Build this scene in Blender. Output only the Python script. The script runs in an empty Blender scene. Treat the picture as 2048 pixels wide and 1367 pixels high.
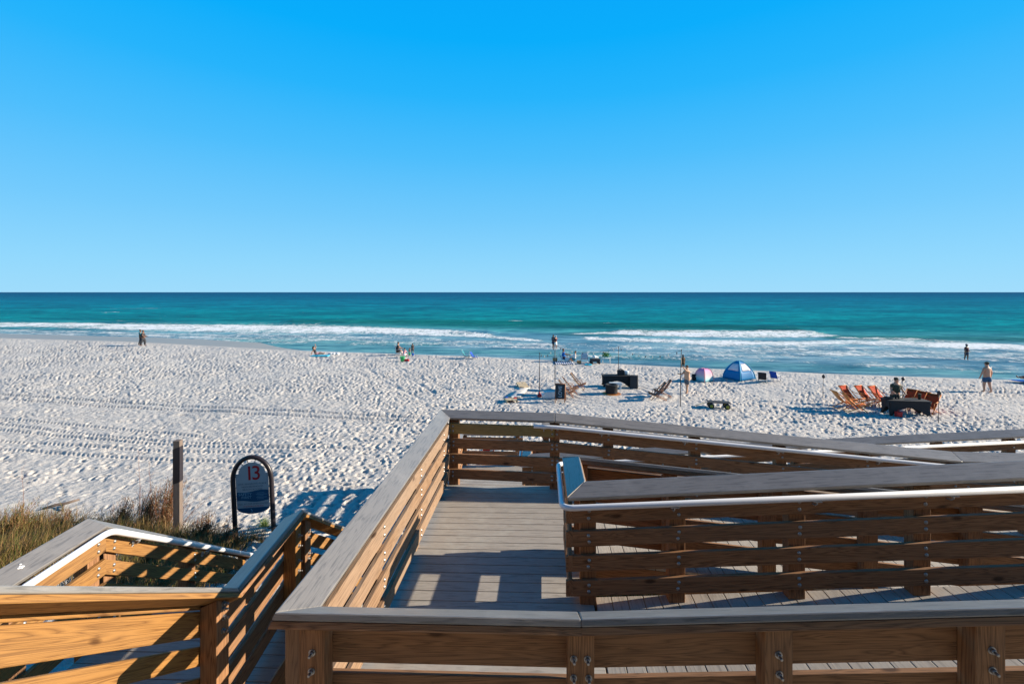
import bpy, bmesh, math, random
import numpy as np
from mathutils import Vector, Matrix
R = math.radians
random.seed(7); rng = np.random.default_rng(11)
S = bpy.context.scene
COL = S.collection

# ---------------------------------------------------------------- camera, sky, sun, exposure
ZC = 6.3            # eye height above the beach
F = 940.0           # focal length in photo pixels (2048 wide)
cd = bpy.data.cameras.new('camera'); cam = bpy.data.objects.new('camera', cd); COL.objects.link(cam)
cd.sensor_width = 36.0; cd.lens = 36.0*F/2048.0; cd.shift_y = -99.5/2048.0
cd.clip_start = 0.05; cd.clip_end = 200000
cam.location = (0, 0, ZC); cam.rotation_euler = (R(90), 0, 0); S.camera = cam

SUN_EL, SUN_AZ = 20.0, 5.0          # azimuth measured from +x towards +y
w = bpy.data.worlds.new('World'); S.world = w; w.use_nodes = True
nt = w.node_tree; bg = nt.nodes['Background']
sky = nt.nodes.new('ShaderNodeTexSky'); sky.sky_type = 'NISHITA'; sky.sun_disc = False
sky.sun_elevation = R(SUN_EL); sky.sun_rotation = R(90-SUN_AZ)
sky.air_density = 1.0; sky.dust_density = 0.25; sky.ozone_density = 2.5; sky.altitude = 0
# the clear saturated sky of the photograph: colour by height above the horizon, a little of the physical sky kept in it
tcw = nt.nodes.new('ShaderNodeTexCoord'); spx = nt.nodes.new('ShaderNodeSeparateXYZ'); nt.links.new(tcw.outputs['Generated'], spx.inputs[0])
rmp = nt.nodes.new('ShaderNodeValToRGB'); nt.links.new(spx.outputs[2], rmp.inputs[0]); el = rmp.color_ramp.elements
SKY = [(0.0,(.325,.69,.95)),(.05,(.27,.66,.955)),(.15,(.165,.575,.955)),(.27,(.07,.50,.955)),(.38,(.016,.445,.955)),(.47,(.0,.41,.95)),(.55,(.0,.38,.94)),(.64,(.0,.22,.62)),(.8,(.0,.10,.32)),(1.0,(.0,.06,.22))]
while len(el) < len(SKY): el.new(.5)
for i,(p_,c_) in enumerate(SKY): el[i].position = p_; el[i].color = (*c_,1)
vs = nt.nodes.new('ShaderNodeMix'); vs.data_type='RGBA'; vs.blend_type='MULTIPLY'; vs.inputs[0].default_value=1.0; vs.inputs[7].default_value=(4.45,4.45,4.45,1)
nt.links.new(rmp.outputs[0], vs.inputs[6])
mx = nt.nodes.new('ShaderNodeMix'); mx.data_type='RGBA'; mx.inputs[0].default_value=0.015
nt.links.new(vs.outputs[2], mx.inputs[6]); nt.links.new(sky.outputs[0], mx.inputs[7])
nt.links.new(mx.outputs[2], bg.inputs['Color']); bg.inputs['Strength'].default_value = 0.115

ld = bpy.data.lights.new('sun', 'SUN'); ld.energy = 5.0; ld.angle = R(0.5); ld.color = (1.0, 0.87, 0.69)
sun = bpy.data.objects.new('sun', ld); COL.objects.link(sun)
sd = Vector((math.cos(R(SUN_AZ))*math.cos(R(SUN_EL)), math.sin(R(SUN_AZ))*math.cos(R(SUN_EL)), math.sin(R(SUN_EL))))
sun.rotation_euler = sd.to_track_quat('Z', 'Y').to_euler(); sun.location = (30, 0, 30)
S.view_settings.view_transform = 'Standard'; S.view_settings.look = 'None'
S.view_settings.gamma = 1.0; S.view_settings.exposure = 1.0
S.render.engine = 'CYCLES'

# ---------------------------------------------------------------- helpers
def W(px, py, h):
    """photo pixel + depth below the eye -> point in the world"""
    d = F*h/(py-584.0); return Vector(((px-1024.0)/F*d, d, ZC-h))

class MB:
    def __init__(s): s.v=[]; s.f=[]; s.uv=[]; s.sm=[]
    def face(s, idx, uv=None, smooth=False):
        s.f.append(idx); s.uv.append(uv or [(0,0)]*len(idx)); s.sm.append(smooth)
    def loft(s, A, B, caps=True, smooth=False):
        A=[Vector(a) for a in A]; B=[Vector(b) for b in B]; n=len(A); o=len(s.v)
        s.v += [tuple(a) for a in A]+[tuple(b) for b in B]
        u0=random.uniform(0,50); v0=random.uniform(0,50); L=(sum(B,Vector())/n-sum(A,Vector())/n).length
        p=v0
        for i in range(n):
            j=(i+1)%n; q=p+(A[j]-A[i]).length
            s.face([o+i,o+j,o+n+j,o+n+i],[(u0,p),(u0,q),(u0+L,q),(u0+L,p)],smooth); p=q
        if caps:
            s.face([o+n-1-i for i in range(n)],[(u0+.02*(i%2),v0+.02*i) for i in range(n)])
            s.face([o+n+i for i in range(n)],[(u0+.02*(i%2),v0+.02*i) for i in range(n)])
        return s
    def bar(s, p0, p1, n, wn, wz, up=(0,0,1)):
        """box from p0 to p1; wn=(lo,hi) along n, wz=(lo,hi) along up"""
        p0=Vector(p0);p1=Vector(p1);n=Vector(n);u=Vector(up)
        rr=[(wn[0],wz[0]),(wn[1],wz[0]),(wn[1],wz[1]),(wn[0],wz[1])]
        return s.loft([p0+n*a+u*b for a,b in rr],[p1+n*a+u*b for a,b in rr])
    def box(s, c, d, rz=0):
        c=Vector(c); e=Vector((math.cos(rz),math.sin(rz),0)); n=Vector((-math.sin(rz),math.cos(rz),0))
        if d[2]>max(d[0],d[1]):
            q=[(-1,-1),(1,-1),(1,1),(-1,1)]
            lo=[c+e*(a*d[0]/2)+n*(b*d[1]/2)-Vector((0,0,d[2]/2)) for a,b in q]
            return s.loft(lo,[p+Vector((0,0,d[2])) for p in lo])
        if d[0]>=d[1]: return s.bar(c-e*d[0]/2,c+e*d[0]/2,n,(-d[1]/2,d[1]/2),(-d[2]/2,d[2]/2))
        return s.bar(c-n*d[1]/2,c+n*d[1]/2,e,(-d[0]/2,d[0]/2),(-d[2]/2,d[2]/2))
    def tube(s, pts, r, seg=8, caps=True):
        pts=[Vector(p) for p in pts]; rs=r if isinstance(r,(list,tuple)) else [r]*len(pts); o=len(s.v); prev=None; L=0
        for i,p in enumerate(pts):
            t=(pts[min(i+1,len(pts)-1)]-pts[max(i-1,0)]).normalized()
            if prev is None:
                a=Vector((0,0,1)) if abs(t.z)<.9 else Vector((1,0,0)); a=(a-t*a.dot(t)).normalized()
            else: a=(prev-t*prev.dot(t)).normalized()
            prev=a; b=t.cross(a)
            for k in range(seg):
                th=2*math.pi*k/seg; s.v.append(tuple(p+(a*math.cos(th)+b*math.sin(th))*rs[i]))
            if i:
                L2=L+(p-pts[i-1]).length
                for k in range(seg):
                    k2=(k+1)%seg; q=o+(i-1)*seg
                    s.face([q+k,q+k2,q+seg+k2,q+seg+k],[(L,k/seg*.2),(L,(k+1)/seg*.2),(L2,(k+1)/seg*.2),(L2,k/seg*.2)],True)
                L=L2
        if caps:
            s.face([o+seg-1-k for k in range(seg)]); q=o+(len(pts)-1)*seg; s.face([q+k for k in range(seg)])
        return s
    def lathe(s, prof, c=(0,0,0), seg=16, sx=1, sy=1):
        c=Vector(c); o=len(s.v)
        for r,z in prof:
            for k in range(seg):
                th=2*math.pi*k/seg; s.v.append((c.x+r*sx*math.cos(th),c.y+r*sy*math.sin(th),c.z+z))
        for i in range(len(prof)-1):
            for k in range(seg):
                k2=(k+1)%seg; q=o+i*seg
                s.face([q+k,q+k2,q+seg+k2,q+seg+k],[(k/seg,i*.1),((k+1)/seg,i*.1),((k+1)/seg,i*.1+.1),(k/seg,i*.1+.1)],True)
        s.face([o+seg-1-k for k in range(seg)]); q=o+(len(prof)-1)*seg; s.face([q+k for k in range(seg)])
        return s
    def ball(s, c, r, seg=10, sz=1):
        n=6; return s.lathe([(max(r*math.sin(math.pi*i/n),1e-4),-r*sz*math.cos(math.pi*i/n)) for i in range(n+1)],c,seg)
    def sheet(s, rows, smooth=True):
        """grid of points -> surface"""
        o=len(s.v); m=len(rows[0])
        for r in rows: s.v += [tuple(p) for p in r]
        for i in range(len(rows)-1):
            for j in range(m-1):
                a=o+i*m+j; s.face([a,a+1,a+m+1,a+m],[(i/(len(rows)-1),j/(m-1)),(i/(len(rows)-1),(j+1)/(m-1)),((i+1)/(len(rows)-1),(j+1)/(m-1)),((i+1)/(len(rows)-1),j/(m-1))],smooth)
        return s
    def mesh(s, name):
        me=bpy.data.meshes.new(name); me.from_pydata(s.v,[],s.f)
        ul=me.uv_layers.new(name='UVMap'); flat=[c for f in s.uv for t in f for c in t]
        ul.data.foreach_set('uv',flat); me.polygons.foreach_set('use_smooth',s.sm); me.update(); return me
    def build(s, name, mat, parent=None, bevel=0, solid=0):
        me=s.mesh(name); o=bpy.data.objects.new(name,me); COL.objects.link(o)
        if mat: me.materials.append(mat)
        if parent: o.parent=parent
        if solid:
            m=o.modifiers.new('t','SOLIDIFY'); m.thickness=solid; m.offset=0
        if bevel:
            m=o.modifiers.new('b','BEVEL'); m.width=bevel; m.segments=2; m.limit_method='ANGLE'; m.angle_limit=R(40)
        return o

def tag(o, label=None, cat=None, group=None, kind=None):
    if label: o['label']=label
    if cat: o['category']=cat
    if group: o['group']=group
    if kind: o['kind']=kind
    return o
def thing(name, label, cat, loc=(0,0,0), rz=0, group=None):
    o=bpy.data.objects.new(name,None); COL.objects.link(o); o.location=loc; o.rotation_euler=(0,0,rz)
    o.empty_display_size=.2
    return tag(o,label,cat,group)
def copy_tree(o, parent=None):
    c=o.copy(); COL.objects.link(c); c.parent=parent
    for ch in list(o.children): copy_tree(ch,c)
    return c
def dup(o, label, loc, rz, group=None):
    c=copy_tree(o); c.location=loc; c.rotation_euler=(0,0,rz); c['label']=label
    if group: c['group']=group
    return c

# ---------------------------------------------------------------- materials
def nmat(name):
    m=bpy.data.materials.new(name); m.use_nodes=True; t=m.node_tree; return m,t,t.nodes['Principled BSDF']
def N(t,typ,**k):
    n=t.nodes.new(typ)
    for a,b in k.items():
        if a in n.bl_rna.properties: setattr(n,a,b)
        else: n.inputs[a.replace('_',' ')].default_value=b
    return n
def ramp(t, src, stops):
    r=t.nodes.new('ShaderNodeValToRGB'); t.links.new(src,r.inputs[0]); e=r.color_ramp.elements
    while len(e)<len(stops): e.new(.5)
    for i,(p,c) in enumerate(stops):
        e[i].position=p; e[i].color=(*c,1) if len(c)==3 else c
    return r
def mix(t,a,b,f,mode='MIX'):
    m=t.nodes.new('ShaderNodeMix'); m.data_type='RGBA'; m.blend_type=mode
    for k,v in ((0,f),(6,a),(7,b)):
        if hasattr(v,'is_output') or isinstance(v,bpy.types.NodeSocket): t.links.new(v,m.inputs[k])
        else: m.inputs[k].default_value = v if k==0 else (*v,1)
    return m.outputs[2]
def mth(t,op,a,b=0.0,c=None):
    m=t.nodes.new('ShaderNodeMath'); m.operation=op
    for i,v in enumerate((a,b) if c is None else (a,b,c)):
        if isinstance(v,bpy.types.NodeSocket): t.links.new(v,m.inputs[i])
        else: m.inputs[i].default_value=v
    return m.outputs[0]
def bump(t,b,h,strength,dist):
    n=t.nodes.new('ShaderNodeBump'); n.inputs['Strength'].default_value=strength; n.inputs['Distance'].default_value=dist
    t.links.new(h,n.inputs['Height']); t.links.new(n.outputs[0],b.inputs['Normal'])
def wood(name, dark, light, stain=.35, grey=(.22,.19,.16), greyamt=.25, knots=True):
    m,t,b=nmat(name); uv=N(t,'ShaderNodeUVMap').outputs[0]
    mp=N(t,'ShaderNodeMapping'); mp.inputs['Scale'].default_value=(.8,17,1); t.links.new(uv,mp.inputs[0])
    nz=N(t,'ShaderNodeTexNoise',Scale=1.0,Detail=3.0,Distortion=.6); t.links.new(mp.outputs[0],nz.inputs[0])
    rings=mth(t,'FRACT',mth(t,'MULTIPLY',nz.outputs[0],12.0))
    rings=mth(t,'MULTIPLY',mth(t,'ABSOLUTE',mth(t,'SUBTRACT',rings,.5)),2.0)
    mp2=N(t,'ShaderNodeMapping'); mp2.inputs['Scale'].default_value=(6,160,1); t.links.new(uv,mp2.inputs[0])
    fi=N(t,'ShaderNodeTexNoise',Scale=1.0,Detail=3.0); t.links.new(mp2.outputs[0],fi.inputs[0])
    g=mth(t,'ADD',mth(t,'MULTIPLY',mth(t,'POWER',rings,.6),.62),mth(t,'MULTIPLY',fi.outputs[0],.45))
    col=ramp(t,g,[(.12,dark),(.78,light)]).outputs[0]
    mp3=N(t,'ShaderNodeMapping'); mp3.inputs['Scale'].default_value=(.45,2.2,1); t.links.new(uv,mp3.inputs[0])
    lo=N(t,'ShaderNodeTexNoise',Scale=1.0,Detail=4.0); t.links.new(mp3.outputs[0],lo.inputs[0])
    lr=ramp(t,lo.outputs[0],[(.42,(0,0,0)),(.68,(1,1,1))]).outputs[0]
    col=mix(t,col,grey,mth(t,'MULTIPLY',lr,greyamt))
    mp4=N(t,'ShaderNodeMapping'); mp4.inputs['Scale'].default_value=(2.1,5.0,1); t.links.new(uv,mp4.inputs[0])
    vo=N(t,'ShaderNodeTexVoronoi',Scale=1.0); t.links.new(mp4.outputs[0],vo.inputs[0])
    if knots:
        kn=ramp(t,vo.outputs['Distance'],[(.06,(1,1,1)),(.13,(0,0,0))]).outputs[0]
        col=mix(t,col,(dark[0]*.3,dark[1]*.22,dark[2]*.2),mth(t,'MULTIPLY',kn,.75))
    t.links.new(col,b.inputs['Base Color']); b.inputs['Roughness'].default_value=.7
    b.inputs['Specular IOR Level'].default_value=.25
    bump(t,b,g,.35,.004); return m
def composite(name, c, line=.75, rough=.62, spec=.35):
    m,t,b=nmat(name); uv=N(t,'ShaderNodeUVMap').outputs[0]
    mp=N(t,'ShaderNodeMapping'); mp.inputs['Scale'].default_value=(5,55,1); t.links.new(uv,mp.inputs[0])
    nz=N(t,'ShaderNodeTexNoise',Scale=1.0,Detail=5.0,Distortion=.8); t.links.new(mp.outputs[0],nz.inputs[0])
    gr=ramp(t,nz.outputs[0],[(.35,(0,0,0)),(.5,(1,1,1)),(.8,(.8,.8,.8))]).outputs[0]
    d=N(t,'ShaderNodeTexNoise',Scale=2.2,Detail=6.0,Roughness=.7); g=N(t,'ShaderNodeNewGeometry'); t.links.new(g.outputs['Position'],d.inputs[0])
    dust=ramp(t,d.outputs[0],[(.5,(0,0,0)),(.72,(1,1,1))]).outputs[0]
    col=mix(t,tuple(x*line for x in c),c,gr); col=mix(t,col,tuple(min(.5,x*1.7) for x in c),mth(t,'MULTIPLY',dust,.35))
    t.links.new(col,b.inputs['Base Color']); b.inputs['Roughness'].default_value=rough; b.inputs['Specular IOR Level'].default_value=spec
    bump(t,b,nz.outputs[0],.45,.004); return m
def plain(name, c, rough=.6, metal=0, var=.12, scale=12, spec=.4, bmp=0):
    m,t,b=nmat(name); g=N(t,'ShaderNodeTexCoord'); nz=N(t,'ShaderNodeTexNoise',Scale=float(scale),Detail=4.0)
    t.links.new(g.outputs['Object'],nz.inputs[0])
    col=mix(t,tuple(x*(1-var) for x in c),tuple(min(1,x*(1+var)) for x in c),nz.outputs[0])
    t.links.new(col,b.inputs['Base Color']); b.inputs['Roughness'].default_value=rough; b.inputs['Metallic'].default_value=metal
    b.inputs['Specular IOR Level'].default_value=spec
    if bmp: bump(t,b,nz.outputs[0],.5,bmp)
    return m
def stripes(name, a, c, n=6, axis=0):
    m,t,b=nmat(name); uv=N(t,'ShaderNodeUVMap').outputs[0]; sx=N(t,'ShaderNodeSeparateXYZ'); t.links.new(uv,sx.inputs[0])
    f=mth(t,'GREATER_THAN',mth(t,'FRACT',mth(t,'MULTIPLY',sx.outputs[axis],float(n))),.5)
    t.links.new(mix(t,a,c,f),b.inputs['Base Color']); b.inputs['Roughness'].default_value=.8; return m
M={}
M['wood']=wood('pine_golden',(.115,.046,.011),(.31,.152,.042),greyamt=.12)
M['tan']=wood('pine_tan',(.10,.055,.028),(.28,.175,.105),greyamt=.45,grey=(.30,.24,.19))
M['brown']=wood('pine_brown',(.085,.040,.017),(.31,.158,.075),greyamt=.3,grey=(.15,.105,.075))
M['green']=wood('pine_green',(.15,.10,.03),(.33,.24,.09),greyamt=.3,grey=(.16,.14,.09))
M['weather']=wood('weathered_wood',(.10,.075,.06),(.20,.15,.12),greyamt=.5,grey=(.18,.15,.13))
M['cap']=composite('composite_cap',(.205,.19,.175),.65,.36,.8)
M['deck']=composite('composite_deck',(.33,.30,.265),.72)
M['white']=plain('white_pipe',(.74,.74,.75),.3,0,.03,4)
M['steel']=plain('galvanised_steel',(.36,.34,.32),.42,.8,.25,60)
M['zinc']=plain('zinc_bracket',(.45,.46,.47),.5,.6,.2,40)
M['black']=plain('black_paint',(.025,.02,.024),.35,0,.2,20)
M['dark']=plain('dark_fabric',(.02,.021,.024),.85,0,.25,15)
M['shadow']=plain('old_joist',(.10,.07,.045),.9,0,.3,8)
# ---------------------------------------------------------------- beach
def interp(x, xs, ys): return np.interp(x, xs, ys)
CX=[-140,-68.6,-50,-37.1,-24,-11.2,-3,5.8,15.4,25.7,36.6,90]
CY=[80,63.5,59.5,55.0,50.5,47.5,45.5,42.3,38.6,35.6,33.2,22]
def crest(x): return interp(x,CX,CY)
def kslope(x): return interp(x,[-60,-38,-20],[.075,.085,.17])
def sstep(t): t=np.clip(t,0,1); return t*t*(3-2*t)
def base_z(x,y):
    x=np.asarray(x,float); y=np.asarray(y,float)
    t=y-crest(x)
    z=np.where(t>0,-kslope(x)*np.maximum(t,0)+0.0,0.0)
    z=np.where(t>0,z*sstep(t/3.0)**.5,z)
    z=np.maximum(z,-3.5)
    dune=1.3*sstep((14-y)/7.0)+2.4*sstep((2.5-y)/8.0)
    return z+dune+.05*np.sin(x*.35+y*.2)*(t<0)*np.clip(-t/5,0,1)
def gz(x,y): return float(base_z(x,y))

GX0,GX1,GY0,GY1,GR=-78.0,78.0,6.0,70.0,.04
nx=int((GX1-GX0)/GR)+1; ny=int((GY1-GY0)/GR)+1
H=np.zeros((ny,nx),np.float32)
def smooth_noise(cell, amp):
    gx=int((GX1-GX0)/cell)+3; gy=int((GY1-GY0)/cell)+3
    g=rng.standard_normal((gy,gx)).astype(np.float32)
    xi=np.arange(nx)*GR/cell; yi=np.arange(ny)*GR/cell
    x0=xi.astype(int); y0=yi.astype(int); fx=(xi-x0).astype(np.float32); fy=(yi-y0).astype(np.float32)
    fx=fx*fx*(3-2*fx); fy=fy*fy*(3-2*fy)
    a=g[y0][:,x0]*(1-fx)+g[y0][:,x0+1]*fx; b=g[y0+1][:,x0]*(1-fx)+g[y0+1][:,x0+1]*fx
    return amp*(a*(1-fy)[:,None]+b*fy[:,None])
H+=smooth_noise(1.7,.025)+smooth_noise(.5,.014)+smooth_noise(.16,.007)
# footprints: pits with a pushed-up rim
kern=[]
ks=np.arange(-8,9)*GR; KX,KY=np.meshgrid(ks,ks)
for a in np.linspace(0,math.pi,12,endpoint=False):
    for (sl,ss) in ((.105,.058),(.08,.052),(.14,.068),(.062,.045),(.10,.08)):
        U=KX*math.cos(a)+KY*math.sin(a); V=-KX*math.sin(a)+KY*math.cos(a); q=(U/sl)**2+(V/ss)**2
        kern.append((-np.exp(-q**1.3)*1.0+.27*np.exp(-(np.sqrt(q)-1.5)**2*4)).astype(np.float32))
n=210000
fx=rng.uniform(GX0+1,GX1-1,n); fy=GY0+1+(GY1-GY0-2)*rng.random(n)
amp=rng.uniform(.02,.095,n)
for i in range(n):
    x,y=fx[i],fy[i]; t=y-crest(x)
    if t>-.4: continue
    if x<-9 and y<27 and rng.random()<.62: continue
    if x<-18 and y<34 and rng.random()<.35: continue
    if (x-6.2)**2+(y-30)**2<4.4**2: continue
    if 15<x<17.5 and 28<y<33: continue
    pn=math.sin(x*.31+1.7*math.sin(y*.23))+math.sin(y*.52-x*.17+1.3*math.sin(x*.11))+.7*math.sin(x*.9+y*.7)
    if pn>.75 and rng.random()<.55: continue
    if pn>.2: amp[i]*=.75
    if t>-3.5 and rng.random()<.6: continue
    ix=int((x-GX0)/GR); iy=int((y-GY0)/GR)
    if ix<9 or iy<9 or ix>nx-10 or iy>ny-10: continue
    H[iy-8:iy+9,ix-8:ix+9]+=kern[rng.integers(len(kern))]*amp[i]
XX=(GX0+np.arange(nx)*GR).astype(np.float32)[None,:]; YY=(GY0+np.arange(ny)*GR).astype(np.float32)[:,None]
def track(pts, wd=.16, depth=.03, pitch=.17, slant=1.0):
    """vehicle tyre track through world points"""
    xs=[p[0] for p in pts]; ys=[p[1] for p in pts]
    yc=np.interp(XX[0],xs,ys).astype(np.float32); m=(XX[0]>=min(xs))&(XX[0]<=max(xs))
    cols=np.where(m)[0]
    for c in cols:
        r0=int((yc[c]-GY0-.5)/GR); r1=int((yc[c]-GY0+.5)/GR)+1
        if r0<0 or r1>=ny: continue
        v=(YY[r0:r1,0]-yc[c])/wd; m2=np.exp(-v**4)
        tread=.5+.5*np.sign(np.sin(2*math.pi*(XX[0,c]+slant*np.abs(v)*wd)/pitch*.8))
        H[r0:r1,c]=H[r0:r1,c]*(1-.8*m2)-m2*depth*(.45+.75*tread)+.018*np.exp(-(np.abs(v)-1.3)**2*8)
def g2(px,py): q=W(px,py,ZC); return (q.x,q.y)
for L,o in (([(-40,788),(300,806),(600,823),(880,838)],0),([(-40,797),(300,815),(600,832),(880,846)],0),
          ([(-40,836),(200,852),(420,872)],1),([(-40,846),(300,878),(520,890)],1),([(-40,858),(300,884),(620,899)],1),
          ([(-40,880),(200,892),(330,899),(560,905)],1),([(-40,896),(300,915),(480,922)],1),([(80,868),(400,890),(760,900)],1)):
    track(sorted(g2(*p) for p in L),wd=.19 if o==0 else .16,depth=.085 if o==0 else .06)
def furrow(L,wd=.10,depth=.05):
    for (a,b) in zip(L[:-1],L[1:]):
        a=g2(*a); b=g2(*b); k=int(math.hypot(b[0]-a[0],b[1]-a[1])/GR)+1
        for s_ in np.linspace(0,1,k):
            ix=int((a[0]+(b[0]-a[0])*s_-GX0)/GR); iy=int((a[1]+(b[1]-a[1])*s_-GY0)/GR)
            if 9<ix<nx-9 and 9<iy<ny-9: H[iy-3:iy+4,ix-3:ix+4]=np.minimum(H[iy-3:iy+4,ix-3:ix+4],-depth*np.exp(-(KX[5:12,5:12]**2+KY[5:12,5:12]**2)/wd**2)+.01)
for L in ([(735,735),(775,765),(850,800)],[(790,733),(815,752),(870,785)],[(800,735),(835,752),(905,780)],[(655,735),(720,745),(735,757)],
          [(905,742),(960,762),(1010,775)]): furrow(L)
# raked rings round the fire pit
rr=np.sqrt((XX-6.15)**2+(YY-29.6)**2); m=rr<4.3
H[m]*=.25
for r0 in (2.0,2.6,3.2,3.8): H+=np.where(np.abs(rr-r0)<.35,.022*np.cos((rr-r0)/.35*math.pi),0)*m
def Hs(x,y):
    ix=np.clip((x-GX0)/GR,0,nx-2); iy=np.clip((y-GY0)/GR,0,ny-2); x0=ix.astype(int); y0=iy.astype(int); a=ix-x0; b=iy-y0
    v=H[y0,x0]*(1-a)*(1-b)+H[y0,x0+1]*a*(1-b)+H[y0+1,x0]*(1-a)*b+H[y0+1,x0+1]*a*b
    inside=(x>GX0)&(x<GX1)&(y>GY0)&(y<GY1)
    return np.where(inside,v,0)
rows=[-40,-20,-8,-2,1,2.5,4,5]
y=6.0
while y<72: rows.append(y); y+=max(.055,y*y/(470*6.3)*.55)
rows+=[76,80,85,92,100,120]; rows=np.array(rows)
us=np.concatenate([[-8,-4,-2.5,-1.8,-1.5],np.arange(-1.32,1.3201,.0021),[1.5,1.8,2.5,4,8]])
Yg,Ug=np.meshgrid(rows,us,indexing='ij'); Xg=Ug*np.sqrt(np.maximum(Yg,0)**2+90)
t=Yg-crest(Xg); wet=sstep((t+.15)/.5)
fade=(1-wet)
Zg=base_z(Xg,Yg)+Hs(Xg,Yg)*fade*np.interp(Yg,[10,40,70],[1,1.25,1.5])
def grid_mesh(name,X,Y,Z,attrs,mat):
    nr,nc=X.shape; co=np.stack([X,Y,Z],-1).reshape(-1,3).astype(np.float32)
    i=np.arange(nr-1)[:,None]*nc+np.arange(nc-1)[None,:]; q=np.stack([i,i+1,i+nc+1,i+nc],-1).reshape(-1,4)
    me=bpy.data.meshes.new(name); me.vertices.add(len(co)); me.vertices.foreach_set('co',co.ravel())
    me.loops.add(q.size); me.loops.foreach_set('vertex_index',q.ravel().astype(np.int32))
    me.polygons.add(len(q)); me.polygons.foreach_set('loop_start',np.arange(0,q.size,4,dtype=np.int32))
    me.polygons.foreach_set('loop_total',np.full(len(q),4,np.int32)); me.update(calc_edges=True)
    me.polygons.foreach_set('use_smooth',np.ones(len(q),bool))
    for k,a in attrs.items():
        if a.ndim==2:
            at=me.attributes.new(k,'FLOAT','POINT'); at.data.foreach_set('value',a.ravel().astype(np.float32))
        else:
            at=me.attributes.new(k,'FLOAT_COLOR','POINT'); c=np.concatenate([a.reshape(-1,3),np.ones((nr*nc,1))],1); at.data.foreach_set('color',c.ravel().astype(np.float32))
    me.materials.append(mat); o=bpy.data.objects.new(name,me); COL.objects.link(o); return o
m,tt,b=nmat('white_sand'); geo=N(tt,'ShaderNodeNewGeometry').outputs['Position']
a1=N(tt,'ShaderNodeTexNoise',Scale=.35,Detail=5.0); tt.links.new(geo,a1.inputs[0])
a2=N(tt,'ShaderNodeTexNoise',Scale=9.0,Detail=6.0,Roughness=.65); tt.links.new(geo,a2.inputs[0])
a3=N(tt,'ShaderNodeTexNoise',Scale=60.0,Detail=3.0); tt.links.new(geo,a3.inputs[0])
dry=mix(tt,(.455,.425,.39),(.56,.525,.485),a1.outputs[0]); dry=mix(tt,dry,(.40,.36,.31),ramp(tt,a2.outputs[0],[(.6,(0,0,0)),(.8,(.6,.6,.6))]).outputs[0])
at=N(tt,'ShaderNodeAttribute'); at.attribute_name='wet'
col=mix(tt,dry,(.29,.25,.205),at.outputs['Fac']); tt.links.new(col,b.inputs['Base Color'])
tt.links.new(mth(tt,'SUBTRACT',.95,mth(tt,'MULTIPLY',at.outputs['Fac'],.55)),b.inputs['Roughness']); b.inputs['Specular IOR Level'].default_value=.2
a4=N(tt,'ShaderNodeTexVoronoi',Scale=4.2); tt.links.new(geo,a4.inputs[0])
hh=mth(tt,'ADD',mth(tt,'ADD',mth(tt,'MULTIPLY',a2.outputs[0],1.0),mth(tt,'MULTIPLY',a3.outputs[0],.25)),mth(tt,'MULTIPLY',a4.outputs['Distance'],.9))
bn=N(tt,'ShaderNodeBump'); bn.inputs['Distance'].default_value=.075
tt.links.new(mth(tt,'SUBTRACT',.7,mth(tt,'MULTIPLY',at.outputs['Fac'],.65)),bn.inputs['Strength']); tt.links.new(hh,bn.inputs['Height']); tt.links.new(bn.outputs[0],b.inputs['Normal'])
M['sand']=m
wetcol=sstep((t-.3)/1.2)
sand=grid_mesh('sand_beach',Xg,Yg,Zg,{'wet':wetcol},m); tag(sand,'white trampled sand beach with footprints and tyre tracks','beach',kind='structure')

# ---------------------------------------------------------------- sea
ZW=-1.3; HW=ZC-ZW
Yr=np.arange(118,6,-.45); rowsw=list(F/2*HW/Yr)
yy=rowsw[-1]
while yy<40000: yy*=1.06; rowsw.append(yy)
rowsw=[26.0]+rowsw; rowsw=np.array(rowsw)
usw=np.concatenate([[-6,-3,-2,-1.5],np.arange(-1.3,1.3001,.0032),[1.5,2,3,6]])
Yw,Uw=np.meshgrid(rowsw,usw,indexing='ij'); Xw=Uw*Yw
PX=1024+F*Xw/Yw; PY=584+F*HW/Yw            # where the photo shows each patch of sea
def band(pts, soft=1.0):
    """pts: (px,py,half height) measured in the photo, turned into a strip of sea"""
    xs=[p[0] for p in pts]; yc=np.interp(PX,xs,[p[1] for p in pts]); hw=np.interp(PX,xs,[p[2] for p in pts])
    e=np.clip(np.minimum(PX-xs[0],xs[-1]-PX)/25,0,1)
    return np.exp(-np.abs((PY-yc)/(hw*soft+1e-3))**3)*e
foam=np.zeros_like(Xw)
def addf(pts,a): 
    global foam; foam=np.maximum(foam,a*band(pts))
addf([(-400,650,3.5),(0,651,4),(150,652,4.5),(300,656,6.5),(500,658,8),(700,661,8),(850,666,6),(960,672,4),(1060,679,2.5),(1100,681,2)],1.0)
addf([(-400,660,6),(0,661,5),(300,667,6),(600,672,6),(900,678,5)],.62)
addf([(1130,668,2),(1215,665,2.5),(1300,667,5),(1450,670,6.5),(1600,670,5.5),(1652,671,4),(1690,673,2)],.95)
addf([(1150,676,3),(1400,684,5),(1600,687,6),(1720,684,6),(1900,689,8),(2048,696,7),(2400,706,8)],.95)
addf([(1250,679,6),(1450,690,8),(1700,697,8),(2048,708,8),(2400,716,8)],.62)
addf([(780,683,2),(830,686,1.6)],.8); addf([(860,691,2),(920,692,2),(1000,693,2),(1130,697,2),(1400,696,1.6),(1480,699,2)],.72)
addf([(1480,702,2),(1700,708,3),(1780,711,4),(1900,716,3),(2048,723,2.4),(2300,730,3)],.72)
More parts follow.
